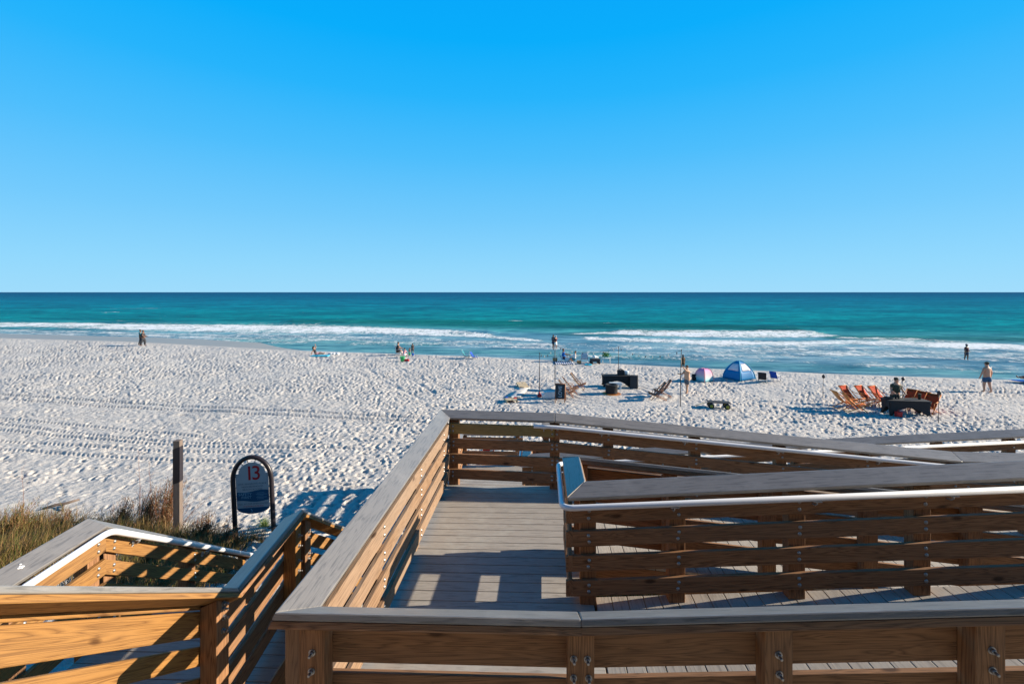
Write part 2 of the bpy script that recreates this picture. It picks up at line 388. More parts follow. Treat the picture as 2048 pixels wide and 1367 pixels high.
addf([(1100,706,8),(1500,716,10),(2048,738,12),(2300,750,12)],.50); addf([(-200,676,7),(0,668,6),(400,676,8),(1100,690,8),(1500,700,12),(2048,712,14),(2300,716,14)],.60); addf([(-200,667,1),(0,668,1.2),(180,669,1),(380,674,1.5),(520,677,1.2)],.8); addf([(540,669,2),(760,676,2.5),(900,681,2),(1010,685,1.5)],.7); addf([(1160,703,1),(1330,706,1.4),(1470,712,1.2)],.7); addf([(1560,722,1),(1700,727,1.3),(1840,733,1)],.7); addf([(1660,676,1),(1800,678,1.5),(1960,684,1)],.75); addf([(0,672,1.2),(260,675,1.5),(400,679,1.2),(620,688,2)],.5); addf([(380,681,4),(560,676,5),(640,680,3)],.38)
addf([(1005,643,2.5),(1060,645,2.5)],.8); addf([(1080,646,1.5),(1110,647,1.5)],.5); addf([(1372,652,2),(1392,654,2)],.8); addf([(188,625,1.2),(262,624,1)],.55); addf([(205,617,1),(330,616,1)],.45)
addf([(225,643,2.5),(260,644,2)],.7); addf([(1180,648,1),(1240,650,1)],.5)
green=np.maximum.reduce([band([(560,646,5),(850,647,7),(1100,650,7),(1400,655,7),(1620,662,4)]),.8*band([(180,640,3),(330,641,3)]),
  .9*band([(1630,674,3),(1850,677,5),(2048,681,6),(2300,686,6)]),.6*band([(1100,668,4),(1300,666,6),(1400,664,5)]),.5*band([(1500,652,2),(1800,655,3)])])
q=(PY-584)
st=np.array([0,3,8,16,30,45,62,75,85,100,130,200.])
cols=np.array([(.0,.082,.185),(.0,.095,.20),(.0,.125,.225),(.0,.18,.265),(.0,.23,.285),(.0,.25,.265),(.004,.24,.245),(.07,.34,.34),(.22,.43,.48),(.27,.42,.48),(.28,.42,.47),(.30,.42,.42)])
qq=q-np.interp(PX,[0,900,1400,2048],[-6,-2,6,14])*np.clip((q-30)/30,0,1)
C=np.stack([np.interp(qq,st,cols[:,k]) for k in range(3)],-1)
C=C*(1-green[...,None]*.85)+np.array([.0,.15,.12])*green[...,None]*.85
teal=np.maximum.reduce([band([(300,686,3),(500,689,6),(640,694,8),(800,700,8),(950,703,6),(1150,708,7),(1400,722,6)])*.8,.8*band([(420,682,6),(620,684,9),(780,688,7),(900,690,3)]),
      .7*band([(1350,726,8),(1700,737,8),(2048,750,8)])])[...,None]
C=C*(1-teal*.8)+np.array([.10,.34,.33])*teal*.8
# wave relief
waves=np.zeros_like(Xw)
dd=np.clip((Yw-38)/60,0,1)
sh=(Yw+.16*Xw)
for k,(l,a,c) in enumerate(((17,.10,.02),(9.5,.06,-.12),(5.2,.04,.2),(2.9,.02,-.3))):
    ph=rng.uniform(0,6.28); waves+=a*np.sin(2*math.pi*(sh+c*Xw)/l+ph+1.3*np.sin(Xw/(l*2.3)+k))*dd*np.clip(1-(Yw-400)/600,0,1)
wz=waves*.8+.42*band([(-400,646,5),(0,646,5),(300,650,7),(700,654,8),(1000,666,5)])*1+.38*band([(560,645,5),(1100,647,6),(1620,660,4)])+.35*band([(1215,662,3),(1450,666,6),(1652,667,5)])+.22*band([(1630,673,3),(2048,680,5),(2300,686,5)])
m,tt,b=nmat('sea_water'); geo=N(tt,'ShaderNodeNewGeometry').outputs['Position']
mp=N(tt,'ShaderNodeMapping'); mp.inputs['Scale'].default_value=(.16,.8,1); mp.inputs['Rotation'].default_value=(0,0,R(4)); tt.links.new(geo,mp.inputs[0])
w1=N(tt,'ShaderNodeTexNoise',Scale=1.0,Detail=7.0,Roughness=.62,Distortion=.5); tt.links.new(mp.outputs[0],w1.inputs[0])
mpb=N(tt,'ShaderNodeMapping'); mpb.inputs['Scale'].default_value=(.012,.055,1); tt.links.new(geo,mpb.inputs[0])
w2=N(tt,'ShaderNodeTexNoise',Scale=1.0,Detail=6.0,Roughness=.6); tt.links.new(mpb.outputs[0],w2.inputs[0])
ca=N(tt,'ShaderNodeAttribute'); ca.attribute_name='tint'; fa=N(tt,'ShaderNodeAttribute'); fa.attribute_name='foam'
col=mix(tt,ca.outputs['Color'],(0.35,.5,.58),1.0,'MULTIPLY')
col=mix(tt,col,ca.outputs['Color'],ramp(tt,w1.outputs[0],[(.36,(0,0,0)),(.58,(1,1,1))]).outputs[0])
col=mix(tt,col,(.0,.22,.27),mth(tt,'MULTIPLY',ramp(tt,w2.outputs[0],[(.5,(0,0,0)),(.75,(1,1,1))]).outputs[0],.22))
for sc_,lo_,hi_ in (((.06,.10,1),.40,.56),((.022,.028,1),.40,.58),((.25,.6,1),.38,.6)):
    mq=N(tt,'ShaderNodeMapping'); mq.inputs['Scale'].default_value=sc_; mq.inputs['Location'].default_value=(sc_[0]*77,3,0); tt.links.new(geo,mq.inputs[0]); wq=N(tt,'ShaderNodeTexNoise',Scale=1.0,Detail=5.0,Roughness=.6,Distortion=.4); tt.links.new(mq.outputs[0],wq.inputs[0])
    col=mix(tt,col,ramp(tt,wq.outputs[0],[(lo_,(.55,.72,.80)),(hi_,(1.14,1.12,1.10))]).outputs[0],.8,'MULTIPLY')
f1=N(tt,'ShaderNodeMapping'); f1.inputs['Scale'].default_value=(1.3,.75,1); tt.links.new(geo,f1.inputs[0])
fn=N(tt,'ShaderNodeTexNoise',Scale=1.0,Detail=8.0,Roughness=.72,Distortion=1.0); tt.links.new(f1.outputs[0],fn.inputs[0])
f2=N(tt,'ShaderNodeMapping'); f2.inputs['Scale'].default_value=(.16,.22,1); tt.links.new(geo,f2.inputs[0])
fl=N(tt,'ShaderNodeTexNoise',Scale=1.0,Detail=4.0,Roughness=.6,Distortion=.8); tt.links.new(f2.outputs[0],fl.inputs[0])
th=mth(tt,'SUBTRACT',mth(tt,'ADD',mth(tt,'ADD',fn.outputs[0],mth(tt,'MULTIPLY',mth(tt,'SUBTRACT',fl.outputs[0],.5),.55)),mth(tt,'MULTIPLY',fa.outputs['Fac'],.385)),.70)
fm=ramp(tt,mth(tt,'MULTIPLY',th,5.0),[(0,(0,0,0)),(1,(1,1,1))]).outputs[0]
col=mix(tt,col,(.80,.82,.82),fm); tt.links.new(col,b.inputs['Base Color'])
tt.links.new(mth(tt,'ADD',.28,mth(tt,'MULTIPLY',fm,.6)),b.inputs['Roughness'])
b.inputs['Specular IOR Level'].default_value=0.0
df=N(tt,'ShaderNodeBsdfDiffuse'); gl=N(tt,'ShaderNodeBsdfGlossy'); gl.inputs['Roughness'].default_value=.22; ms=N(tt,'ShaderNodeMixShader')
bw=N(tt,'ShaderNodeBump'); bw.inputs['Strength'].default_value=.8; bw.inputs['Distance'].default_value=.6; tt.links.new(mth(tt,'ADD',w1.outputs[0],mth(tt,'MULTIPLY',fm,.35)),bw.inputs['Height'])
tt.links.new(col,df.inputs['Color']); tt.links.new(bw.outputs[0],df.inputs['Normal']); tt.links.new(bw.outputs[0],gl.inputs['Normal'])
tt.links.new(mth(tt,'SUBTRACT',.09,mth(tt,'MULTIPLY',fm,.08)),ms.inputs[0]); tt.links.new(df.outputs[0],ms.inputs[1]); tt.links.new(gl.outputs[0],ms.inputs[2])
tt.links.new(ms.outputs[0],tt.nodes['Material Output'].inputs['Surface'])
sea=grid_mesh('sea_water',Xw,Yw,ZW+wz,{'foam':foam,'tint':C},m); tag(sea,'turquoise sea with white breakers rolling onto the beach','water',kind='structure')
# ---------------------------------------------------------------- boardwalk: railings, ramps, landings, stairs
CT,ST=math.cos(R(24)),math.sin(R(24)); CW=.19
BOARDS=[(.75,.90),(.54,.68),(.32,.46),(.10,.24)]
def bolt_mesh():
    m=MB(); m.lathe([(.0165,0),(.0165,.002),(.013,.004),(.011,.008),(.006,.0105),(.001,.0115)],seg=12); return m.mesh('bolt')
def nut_mesh():
    m=MB(); m.lathe([(.019,0),(.019,.004)],seg=14); m.lathe([(.0135,.004),(.0135,.017),(.011,.019)],seg=6); m.lathe([(.0075,.019),(.0075,.036),(.006,.038)],seg=8); return m.mesh('bolt_end')
BM=bolt_mesh(); BM.materials.append(M['steel']); NM=nut_mesh(); NM.materials.append(M['steel'])
def put(me,name,p,n,parent):
    o=bpy.data.objects.new(name,me); COL.objects.link(o); o.location=p; o.rotation_euler=Vector(n).to_track_quat('Z','Y').to_euler(); o.parent=parent; return o
def railseg(root,P0,P1,n,m0=0,m1=0,posts=(),mat='brown',heads=True,nuts=False,boards=BOARDS,b0=0,b1=0,pmat='brown',rail_h=1.06,deep=.5,first=None,cap=True,subcap=True):
    """one straight run. P0,P1 outer top edge; n horizontal normal to the walkway; m0,m1 mitre (+ shortens the inner edge)"""
    P0=Vector(P0);P1=Vector(P1);n=Vector((n[0],n[1],0)).normalized(); e=(P1-P0); L=math.hypot(e.x,e.y); e=e/L   # e has unit horizontal length, z = slope
    z=Vector((0,0,1)); wc=CW*CT
    def at(s,a,b): return P0+e*s+n*a+z*b
    def ringpts(s,m,pts): return [at(s+m*(a/wc),a,b) for a,b in pts]
    if cap:
        prof=[(0,0),(wc,-CW*ST),(wc-ST*.038,-CW*ST-CT*.038),(-ST*.038,-CT*.038)]
        mb=MB(); 
        mb.loft(ringpts(0,m0*wc,prof),ringpts(L,-m1*wc,prof)); mb.build('cap_rail',M['cap'],root,bevel=.007)
    if subcap:
        def sp(a,dn): return (a*CT-ST*dn, -a*ST-CT*dn)
        prof=[sp(.004,.0395),sp(.125,.0395),sp(.125,.0775),sp(.004,.0775)]
        mb=MB(); mb.loft(ringpts(0,m0*wc,prof),ringpts(L,-m1*wc,prof)); mb.build('under_rail',M[mat],root,bevel=.003)
    for k,(lo,hi) in enumerate(boards):
        a0,a1=.122,.160; mm=M[(first or mat)] if k==0 else M[mat]
        mb=MB(); pr=[(a0,lo-rail_h),(a1,lo-rail_h),(a1,hi-rail_h),(a0,hi-rail_h)]
        mb.loft([at(b0+m0*a1,a,b) for a,b in pr],[at(L-b1-m1*a1,a,b) for a,b in pr]); mb.build('rail_board',mm,root,bevel=.005)
    for s in posts:
        dbl=isinstance(s,tuple); s=s[0] if dbl else s
        hw=.07; mb=MB(); q=[(-hw,.006),(hw,.006),(hw,.120),(-hw,.120)]
        lo=[Vector((*(at(s+ds,a,0).xy),0))+z*(at(s,0,0).z-rail_h-deep) for ds,a in q]
        hi=[at(s+ds,a,-.088-.45*a) for ds,a in q]
        mb.loft(lo,hi); mb.build('post',M[pmat],root,bevel=.005)
        for k,(b_lo,b_hi) in enumerate(boards):
            for zz in (b_lo+.042,b_hi-.042):
                for off in ((-.036,.036) if dbl else (0,)):
                    if heads: put(BM,'bolt',at(s+off+random.uniform(-.006,.006),.1605,zz-rail_h),n,root)
                    if nuts and k<2: put(NM,'bolt_end',at(s+off+random.uniform(-.006,.006),.0055,zz-rail_h),-n,root)
def handrail(root,pts,r=.026,brackets=()):
    # rounded corners
    P=[Vector(p) for p in pts]; out=[P[0]]
    for i in range(1,len(P)-1):
        a=(P[i-1]-P[i]); b=(P[i+1]-P[i]); rad=min(.10,a.length*.4,b.length*.4); A=P[i]+a.normalized()*rad; B=P[i]+b.normalized()*rad
        for k in range(7):
            t=k/6; out.append(A*(1-t)**2+P[i]*2*t*(1-t)+B*t*t)
    out.append(P[-1]); o=MB().tube(out,r,12).build('handrail',M['white'],root)
    for (p,n) in brackets:
        p=Vector(p); n=Vector((n[0],n[1],0)).normalized(); mb=MB()
        mb.tube([p+Vector((0,0,-r)),p+Vector((0,0,-.05)),p-n*.03+Vector((0,0,-.075)),p-n*.075+Vector((0,0,-.08))],.007,6)
        e=Vector((0,0,1)).cross(n); mb.bar(p-e*.035+Vector((0,0,-r-.003)),p+e*.035+Vector((0,0,-r-.003)),n,(-.015,.015),(-.004,.002))
        mb.loft([p-n*.082+Vector((0,0,-.08))+(e*math.cos(a)+Vector((0,0,1))*math.sin(a))*.03 for a in [k*math.pi/5 for k in range(10)]],
                [p-n*.074+Vector((0,0,-.08))+(e*math.cos(a)+Vector((0,0,1))*math.sin(a))*.03 for a in [k*math.pi/5 for k in range(10)]])
        mb.build('bracket',M['zinc'],o)
    return o
def floor(name,label,corner,e,v,L,Wd,slope=0.0,along='e',pitch=.143,rim=True,cat='deck'):
    """plank floor; corner, unit e (length L) and unit v (width Wd). planks run along 'e' or 'v'"""
    c=Vector(corner); root=thing(name,label,cat,loc=c); e=Vector((e[0],e[1],0)).normalized(); v=Vector((v[0],v[1],0)).normalized(); E=e+Vector((0,0,slope))
    mb=MB()
    if along=='v':
        k=int(L/pitch)
        for i in range(k):
            s0=i*pitch+.003; s1=s0+pitch-.0075
            lo=[E*s0,E*s1,E*s1+Vector((0,0,-.026)),E*s0+Vector((0,0,-.026))]; lo=[lo[1],lo[0],lo[3],lo[2]]
            mb.loft(lo,[p+v*Wd for p in lo])
    else:
        k=int(Wd/pitch)
        for i in range(k):
            s0=i*pitch+.003; s1=s0+pitch-.0075
            lo=[v*s0,v*s1,v*s1+Vector((0,0,-.026)),v*s0+Vector((0,0,-.026))]
            mb.loft(lo,[p+E*L for p in lo])
    mb.build('planks',M['deck'],root,bevel=.003)
    if rim:
        mb=MB(); zz=Vector((0,0,-.03))
        for s in (.0,Wd-.04): mb.loft([v*s+zz,v*(s+.04)+zz,v*(s+.04)+zz*9,v*s+zz*9],[v*s+zz+E*L,v*(s+.04)+zz+E*L,v*(s+.04)+zz*9+E*L,v*s+zz*9+E*L])
        k=max(2,int(L/.6)+1)
        for i in range(k):
            s=(L-.04)*i/(k-1); mb.loft([E*s+v*.04+zz,E*(s+.04)+v*.04+zz,E*(s+.04)+v*.04+zz*8,E*s+v*.04+zz*8],[E*s+v*(Wd-.04)+zz,E*(s+.04)+v*(Wd-.04)+zz,E*(s+.04)+v*(Wd-.04)+zz*8,E*s+v*(Wd-.04)+zz*8])
        mb.build('joists',M['brown'],root)
        k=max(2,int(L/2.2)+1)
        for i in range(k):
            for sv in (.11,Wd-.11):
                p=E*((L-.3)*i/(k-1)+.15)+v*sv; zb=gz(c.x+p.x,c.y+p.y)-.4-c.z
                mb=MB(); mb.box((p.x,p.y,(zb+p.z-.04)/2),(.14,.14,p.z-.04-zb),math.atan2(e.y,e.x)); mb.build('support_post',M['brown'],root)
    return root
def hp(px,d,h): return Vector(((px-1024)/F*d,d,ZC-h))
U=Vector((math.cos(R(-4)),math.sin(R(-4)),0)); V=Vector((math.sin(R(3.2)),math.cos(R(3.2)),0)); NU=Vector((math.sin(R(4)),math.cos(R(4)),0))
H0=1.74; Z0=ZC-H0; FL=ZC-2.80
A0=Vector((-1.289,2.556,Z0)); A1=Vector((-1.056,6.99,Z0)); B1=Vector((.62,6.80,Z0)); N1=Vector((.368,2.505,Z0))
RS=.076
# -- upper landing, left railing
r=thing('railing','grey-capped railing with sunlit tan boards running up the left side of the upper landing','railing',loc=(0,0,0),group='railings of the boardwalk')
railseg(r,A0,A1,(1,-.05),m0=1,m1=1,posts=(.16,1.35,2.6,3.85,4.28),mat='tan',first='tan',pmat='tan')
# -- near railing: level piece + ramp piece
r=thing('railing','nearest railing of dark boards across the bottom of the picture, bolt ends towards us','railing',group='railings of the boardwalk')
eN=(N1-A0).normalized(); nN=Vector((-eN.y,eN.x,0)); LN=(N1-A0).length
railseg(r,A0,N1,nN,m0=1,m1=0,posts=(.20,(LN+.002,)),heads=False,nuts=True,boards=[(.70,.885),(.46,.64),(.25,.40),(.08,.22)],pmat='brown')
N2=N1+(U+Vector((0,0,RS)))*5.6
railseg(r,N1,N2,NU,posts=(1.02,2.05,3.2,4.4),heads=False,nuts=True,boards=[(.70,.885),(.46,.64),(.25,.40),(.08,.22)],pmat='brown')
# -- far railing
r=thing('railing','railing along the far side of the upper landing and down the second ramp','railing',group='railings of the boardwalk')
nF=Vector((-.11,-1,0)).normalized(); eF=(B1-A1).normalized(); LF=(B1-A1).length; nF=Vector((eF.y,-eF.x,0))
railseg(r,A1,B1,nF,m0=1,m1=0,posts=(.22,(LF,)),first='green')
C1=B1+(U+Vector((0,0,-.080)))*5.4
railseg(r,B1,C1,-NU,posts=(.75,1.95,3.1,4.2,5.32),first='brown')
C2=C1+U*1.6; railseg(r,C1,C2,-NU,posts=(.08,.9))
C3=C2+(U+Vector((0,0,-.08)))*2.4; railseg(r,C2,C3,-NU,posts=(.08,1.2,2.2))
hb=lambda P,a,b:(P-NU*a+Vector((0,0,b)))
h0=hb(B1,.215,-.145)-U*.30; h1=hb(B1,.215,-.15); h2=hb(C1,.215,-.15); h3=hb(C2,.215,-.15)
handrail(r,[h0,h1,h2,h3],brackets=[(h0+U*.14,-NU)]+[(h1+(h2-h1)*k,-NU) for k in (.12,.33,.56,.8)])
# -- middle railing (front run, end piece, back run)
r=thing('railing','middle railing with broad grey cap and white handrail between the first two ramps','railing',group='railings of the boardwalk')
MF=Vector((.672,4.335,Z0)); MK=Vector((.712,4.985,Z0))
eM=U+Vector((0,0,RS))
railseg(r,MF,MF+eM*6.0,-NU,m0=-1,posts=(.02,.80,1.82,2.85,3.88,5.0),b0=-.02)
railseg(r,MK,MF,-V.cross(Vector((0,0,1))),m0=-1,m1=-1,posts=(),b0=0,b1=0)
eK=U+Vector((0,0,-.083))
railseg(r,MK,MK+eK*7.0,NU,m0=-1,posts=(.02,.95,1.95,2.95,3.95,4.9,5.9))
q=-.155
p1=MF+eM*6.0-NU*.225+Vector((0,0,q)); p2=MF-NU*.225-V.cross(Vector((0,0,1)))*.215+Vector((0,0,q)); p3=MK+NU*.22-V.cross(Vector((0,0,1)))*.215+Vector((0,0,q)); p4=MK+eK*7.0+NU*.22+Vector((0,0,q))
handrail(r,[p1,p2,p3,p4],brackets=[(p2+(p1-p2)*k,-NU) for k in (.155,.345,.52,.7)])
# -- upper landing floor and first ramps
c0=Vector((A0.x-.0,A0.y+.02,FL))
floor('landing_deck','upper landing floor of grey planks with rail shadows across it',c0,eN,V,1.93,4.36,along='e',cat='deck')
rc=Vector((N1.x+.27,N1.y,FL)); 
floor('ramp_deck','first ramp of grey planks rising to the right behind the nearest railing',rc,U,NU,5.4,1.82,slope=RS,along='v',cat='ramp')
kc=Vector((MK.x-.07,MK.y-.03,FL-.003))
floor('ramp_deck','second ramp of grey planks going down behind the middle railing',kc,U,NU,5.4,1.86,slope=-.080,along='v',cat='ramp')
kc2=kc+U*5.41+Vector((0,0,-.432)); floor('landing_deck','level resting deck at the right between two ramp slopes',kc2,U,NU,1.6,1.86,along='v')
kc3=kc2+U*1.61
floor('ramp_deck','short lower slope beyond the resting deck at the right',kc3,U,NU,2.4,1.86,slope=-.08,along='v',cat='ramp')
kc4=kc3+U*2.41+Vector((0,0,-.193)); floor('landing_deck','turning deck at the far right end of the ramps',kc4,U,NU,1.8,4.2,along='v')
# -- third / fourth ramps beyond
r=thing('railing','farther railing with white handrail seen behind the second ramp, cap rising to the right','railing',group='railings of the boardwalk')
J0=Vector((.36,8.95,ZC-3.07)); e3=U+Vector((0,0,.0745)); JL=9.6
railseg(r,J0,J0+e3*JL,-NU,m0=-1,posts=[.03+i*1.2 for i in range(8)])
J1=J0+V*.65; railseg(r,J1,J0,-V.cross(Vector((0,0,1))),m0=-1,m1=-1)
e4=U+Vector((0,0,-.08)); railseg(r,J1,J1+e4*6,NU,m0=-1,posts=[.03+i*1.2 for i in range(5)])
p1=J0+e3*JL-NU*.225+Vector((0,0,q)); p2=J0-NU*.225-Vector((.215,0,0))+Vector((0,0,q)); p3=J1+NU*.22-Vector((.215,0,0))+Vector((0,0,q)); p4=J1+e4*6+NU*.22+Vector((0,0,q))
handrail(r,[p1,p2,p3,p4],brackets=[(p2+(p1-p2)*k,-NU) for k in (.1,.3,.5,.7,.9)])
floor('ramp_deck','third ramp of pale planks seen through the far railing',J0-NU*1.66+Vector((.0,0,-1.06))+U*.02,U,NU,9.8,1.58,slope=.0745,along='v',cat='ramp')
floor('landing_deck','lower landing of sunlit planks seen under the far railing',J0+Vector((-1.92,-1.65,-1.063)),U,NU,1.9,3.2,along='e')
floor('ramp_deck','lowest ramp going down to the right towards the sand',J1+U*.02+Vector((0,.0,-1.063)),U,NU,6,1.3,slope=-.08,along='v',cat='ramp')
r=thing('railing','lowest railing with white handrail, its cap hidden behind the far railing','railing',group='railings of the boardwalk')
K0=J1+NU*1.5+U*.2; railseg(r,K0,K0+e4*6,-NU,posts=[.1+i*1.4 for i in range(5)])
p1=K0-NU*.225+Vector((0,0,q))-U*.25; p2=K0+e4*6-NU*.225+Vector((0,0,q)); handrail(r,[p1,p2],brackets=[(p1+(p2-p1)*k,-NU) for k in (.2,.5,.8)])
# -- last stairs and platform down to the sand, hidden behind the far railing
r=thing('railing','hidden railing of the last platform, seen only through gaps of the far railing','railing',group='railings of the boardwalk')
Q0=Vector((-1.68,7.35,ZC-3.07)); Q1=Vector((-1.68,10.6,ZC-3.07)); Q2=Vector((-1.70,12.8,ZC-3.07-1.40)); Q3=Vector((-1.72,15.2,ZC-4.47)); Q4=Vector((.35,15.1,ZC-4.47))
railseg(r,Q0,Q1,(1,0),posts=(.2,1.6,3.1)); railseg(r,Q1,Q2,(1,0),posts=(.2,1.9),deep=1.5); railseg(r,Q2,Q3,(1,0),m1=1,posts=(.3,1.3,2.2),deep=.9); railseg(r,Q3,Q4,(0,-1),m0=1,posts=(.2,1.9),deep=.9)
floor('landing_deck','low sandy platform at the foot of the last stairs',(-1.62,12.75,ZC-5.53),(1,0,0),(0,1,0),2.1,2.4,along='e')
# -- stairs at the lower left
SL=.634
E1=Vector((-1.97,3.38,ZC-2.12)); E0=E1+Vector((.03,-2.6,2.6*SL)); Cc=Vector((-2.07,4.64,ZC-2.14)); D1=Cc+Vector((-.08,2.9,-2.9*SL))
r=thing('railing','golden stair railing at the lower left, nearest side, sloping down to the small landing','railing',group='railings of the boardwalk')
railseg(r,E0,E1,(-1,0),posts=(.55,2.43),mat='wood',heads=False,nuts=True,pmat='brown',deep=.6,boards=[(.905,.955),(.72,.895),(.53,.66),(.32,.45),(.12,.25)],b1=.02)
r=thing('railing','right-hand railing of the small lower landing and the stairs below it','railing',group='railings of the boardwalk')
railseg(r,E1,Cc,(-1,-.08),posts=(1.18,),mat='brown',heads=False,nuts=True,pmat='wood',boards=[(.70,.885),(.46,.64),(.25,.40),(.08,.22)])
railseg(r,Cc,D1,(-1,-.03),posts=(.16,1.4,2.6),mat='wood',heads=False,nuts=True,deep=1.2)
L0=Vector((-3.79,3.3,ZC-2.05)); L1=Vector((-3.90,4.32,ZC-2.075)); L2=Vector((-4.02,7.15,ZC-3.95)); Lm=L0+Vector((.15,-2.2,2.2*SL))
r=thing('railing','left railing of the small lower landing, white handrail, bird dropping on its cap','railing',group='railings of the boardwalk')
railseg(r,Lm,L0,(1,.06),posts=(.4,1.8),mat='wood')
railseg(r,L0,L1,(1,.1),posts=(.2,.93),mat='wood',first='wood')
railseg(r,L1,L2,(1,.04),posts=(.10,1.3,2.6),mat='wood',deep=1.2)
hA=L0+Vector((.235,0,-.11)); hB=L1+Vector((.235,-.03,-.10)); hC=L2+Vector((.235,.1,-.14))
handrail(r,[Lm+Vector((.235,0,-.11)),hA,hB,hC],r=.028,brackets=[(hB+(hC-hB)*k,(1,0)) for k in (.12,.5,.85)])
mb=MB(); dp=L0+(L1-L0)*.28+Vector((.075,0,-.032)); 
for k in range(9):
    a=random.uniform(0,6.3); rr_=random.uniform(0,.02); s_=random.uniform(.004,.012)
    x_=rr_*math.cos(a); mb.lathe([(s_,-.002),(s_*.7,.003),(.0005,.004)],(dp.x+x_,dp.y+rr_*1.4*math.sin(a),dp.z-x_*.445+.001),7)
mb.build('dropping',M['white'],r)
fc=Vector((-3.76,3.32,ZC-2.12-1.06)); floor('landing_deck','small lower landing floor of grey planks in blue shade at the left',fc,(1,-.03,0),(0,1,0),1.78,1.36,along='e')
def stairs(label,x0,x1,y0,z0,n,rise=.181,run=.2855):
    root=thing('staircase',label,'stairs',loc=(0,0,0),group='flights of wooden stairs')
    for i in range(n):
        y_=y0+i*run; z_=z0-(i+1)*rise
        mb=MB(); 
        for j in range(2): mb.bar((x0,y_+.004+j*.143,z_),(x1,y_+.004+j*.143,z_),(0,1,0),(0,.137),(-.03,0))
        mb.build('tread',M['deck'],root,bevel=.003)
    mb=MB()
    for xx in (x0-.045,x1+.002): mb.bar((xx,y0-.1,z0-.28),(xx,y0+n*run,z0-.28-(n*run+.1)*rise/run),(1,0,0),(0,.042),(0,.26))
    mb.build('stringer',M['brown'],root)
stairs('last flight of steps hidden behind the far railing, lowest stairs to the beach platform',-1.55,-.1,10.55,ZC-4.13,7,rise=.2,run=.31)
stairs('upper flight of grey steps at the bottom left corner',-3.70,-2.10,3.32-8*.2855,fc.z+8*.181,7)
stairs('lower flight of grey steps going down to the sand behind the small landing',-3.78,-2.22,4.70,fc.z,10)

M['blocker_wall']=plain('blocker_siding',(.20,.17,.13),.8,0,.1,3); M['blocker_roof']=plain('blocker_roof',(.10,.10,.10),.8,0,.2,6)
# -- unseen house added behind the viewer, blocks sky light from faces turned this way
hs_=thing('blocker_house','unseen tan sided house added behind the viewer to shade the near side of the boardwalk','house',loc=(0,0,0))
mb=MB(); mb.box((0,-9.3,7.0),(36,9,9.5)); mb.build('wall',M['blocker_wall'],hs_)
mb=MB(); mb.loft([(-19,-15.3,11.75),(-19,-3.3,11.75),(-19,-9.3,15.2)],[(19,-15.3,11.75),(19,-3.3,11.75),(19,-9.3,15.2)]); mb.build('roof',M['blocker_roof'],hs_)
for i in range(7):
    for zz in (5.2,9.0):
        x_=-15+i*5; f_=MB()
        for (a_,b_,c_,d_) in ((-.95,-.85,-.75,.75),(.85,.95,-.75,.75),(-.85,.85,-.75,-.65),(-.85,.85,.65,.75)): f_.box((x_+(a_+b_)/2,-4.76,zz+(c_+d_)/2),(b_-a_,.08,d_-c_))
        w_=f_.build('window',M['white'],hs_); g_=MB(); g_.box((x_,-4.78,zz),(1.7,.03,1.3)); g_.build('pane',M['black'],w_)
# ---------------------------------------------------------------- small builders
def gp(px,py,z=None):
    """photo pixel -> point on the ground (or on level z)"""
    if z is not None: return W(px,py,ZC-z)
    p=W(px,py,ZC)
    for _ in range(25): p=p*.4+W(px,py,ZC-gz(p.x,p.y))*.6
    return Vector((p.x,p.y,gz(p.x,p.y)))
C_=lambda n,c,r=.8,v=.12: M.setdefault(n,plain(n,c,r,0,v,10,.25))
C_('skin_tan',(.42,.22,.14),.55,.06); C_('skin_fair',(.47,.25,.165),.55,.06); C_('skin_deep',(.20,.10,.06),.55,.06)
C_('hair_dark',(.02,.014,.01),.6,.2); C_('hair_brown',(.07,.04,.02),.6,.2); C_('cap_white',(.75,.74,.72))
C_('navy',(.02,.035,.08)); C_('charcoal',(.04,.042,.048)); C_('olive',(.045,.05,.035)); C_('maroon',(.10,.02,.025)); C_('blue_shirt',(.02,.16,.50))
C_('pink',(.70,.33,.36)); C_('white_cloth',(.72,.72,.70)); C_('swim_blue',(.035,.085,.16)); C_('grey_shorts',(.10,.11,.125)); C_('brown_suit',(.12,.075,.04))
C_('red_sling',(.52,.055,.012)); C_('orange_wood',(.62,.22,.05),.5); C_('dark_wood',(.24,.10,.05),.6); C_('sling_grey',(.13,.10,.075))
C_('blue_tent',(.0,.17,.40),.6); C_('light_blue',(.04,.42,.58),.6); C_('royal',(.02,.08,.42)); C_('teal_cloth',(.04,.20,.24)); C_('red',(.50,.03,.03),.5)
C_('green_plastic',(.05,.42,.16),.4); C_('blue_plastic',(.02,.14,.55),.4); C_('basket',(.36,.20,.09)); C_('tan_board',(.58,.43,.25),.6); C_('leaf_green',(.05,.16,.02),.7,.5)
C_('clear_plastic',(.55,.62,.66),.3); C_('yellow_hub',(.30,.27,.04),.5); C_('mat_white',(.48,.47,.45)); C_('skin_boy',(.60,.34,.21),.55,.06); C_('chalk_board',(.03,.035,.04),.7); C_('sign_white',(.37,.41,.44),.5,.03)
C_('sign_blue',(.01,.085,.17),.5,.05); C_('sign_red',(.45,.012,.02),.5,.03); C_('sign_pale',(.18,.36,.48),.5,.03); C_('sign_ink',(.10,.13,.16),.5,.03); C_('bulb',(.6,.6,.5),.2)
M['frame']=plain('chair_frame',(.5,.5,.52),.35,.8,.1); M['bstripe']=stripes('blue_white_stripe',(.03,.30,.55),(.72,.76,.78),5,0); M['tstripe']=stripes('navy_white_stripe',(.03,.05,.16),(.75,.75,.75),9,1)

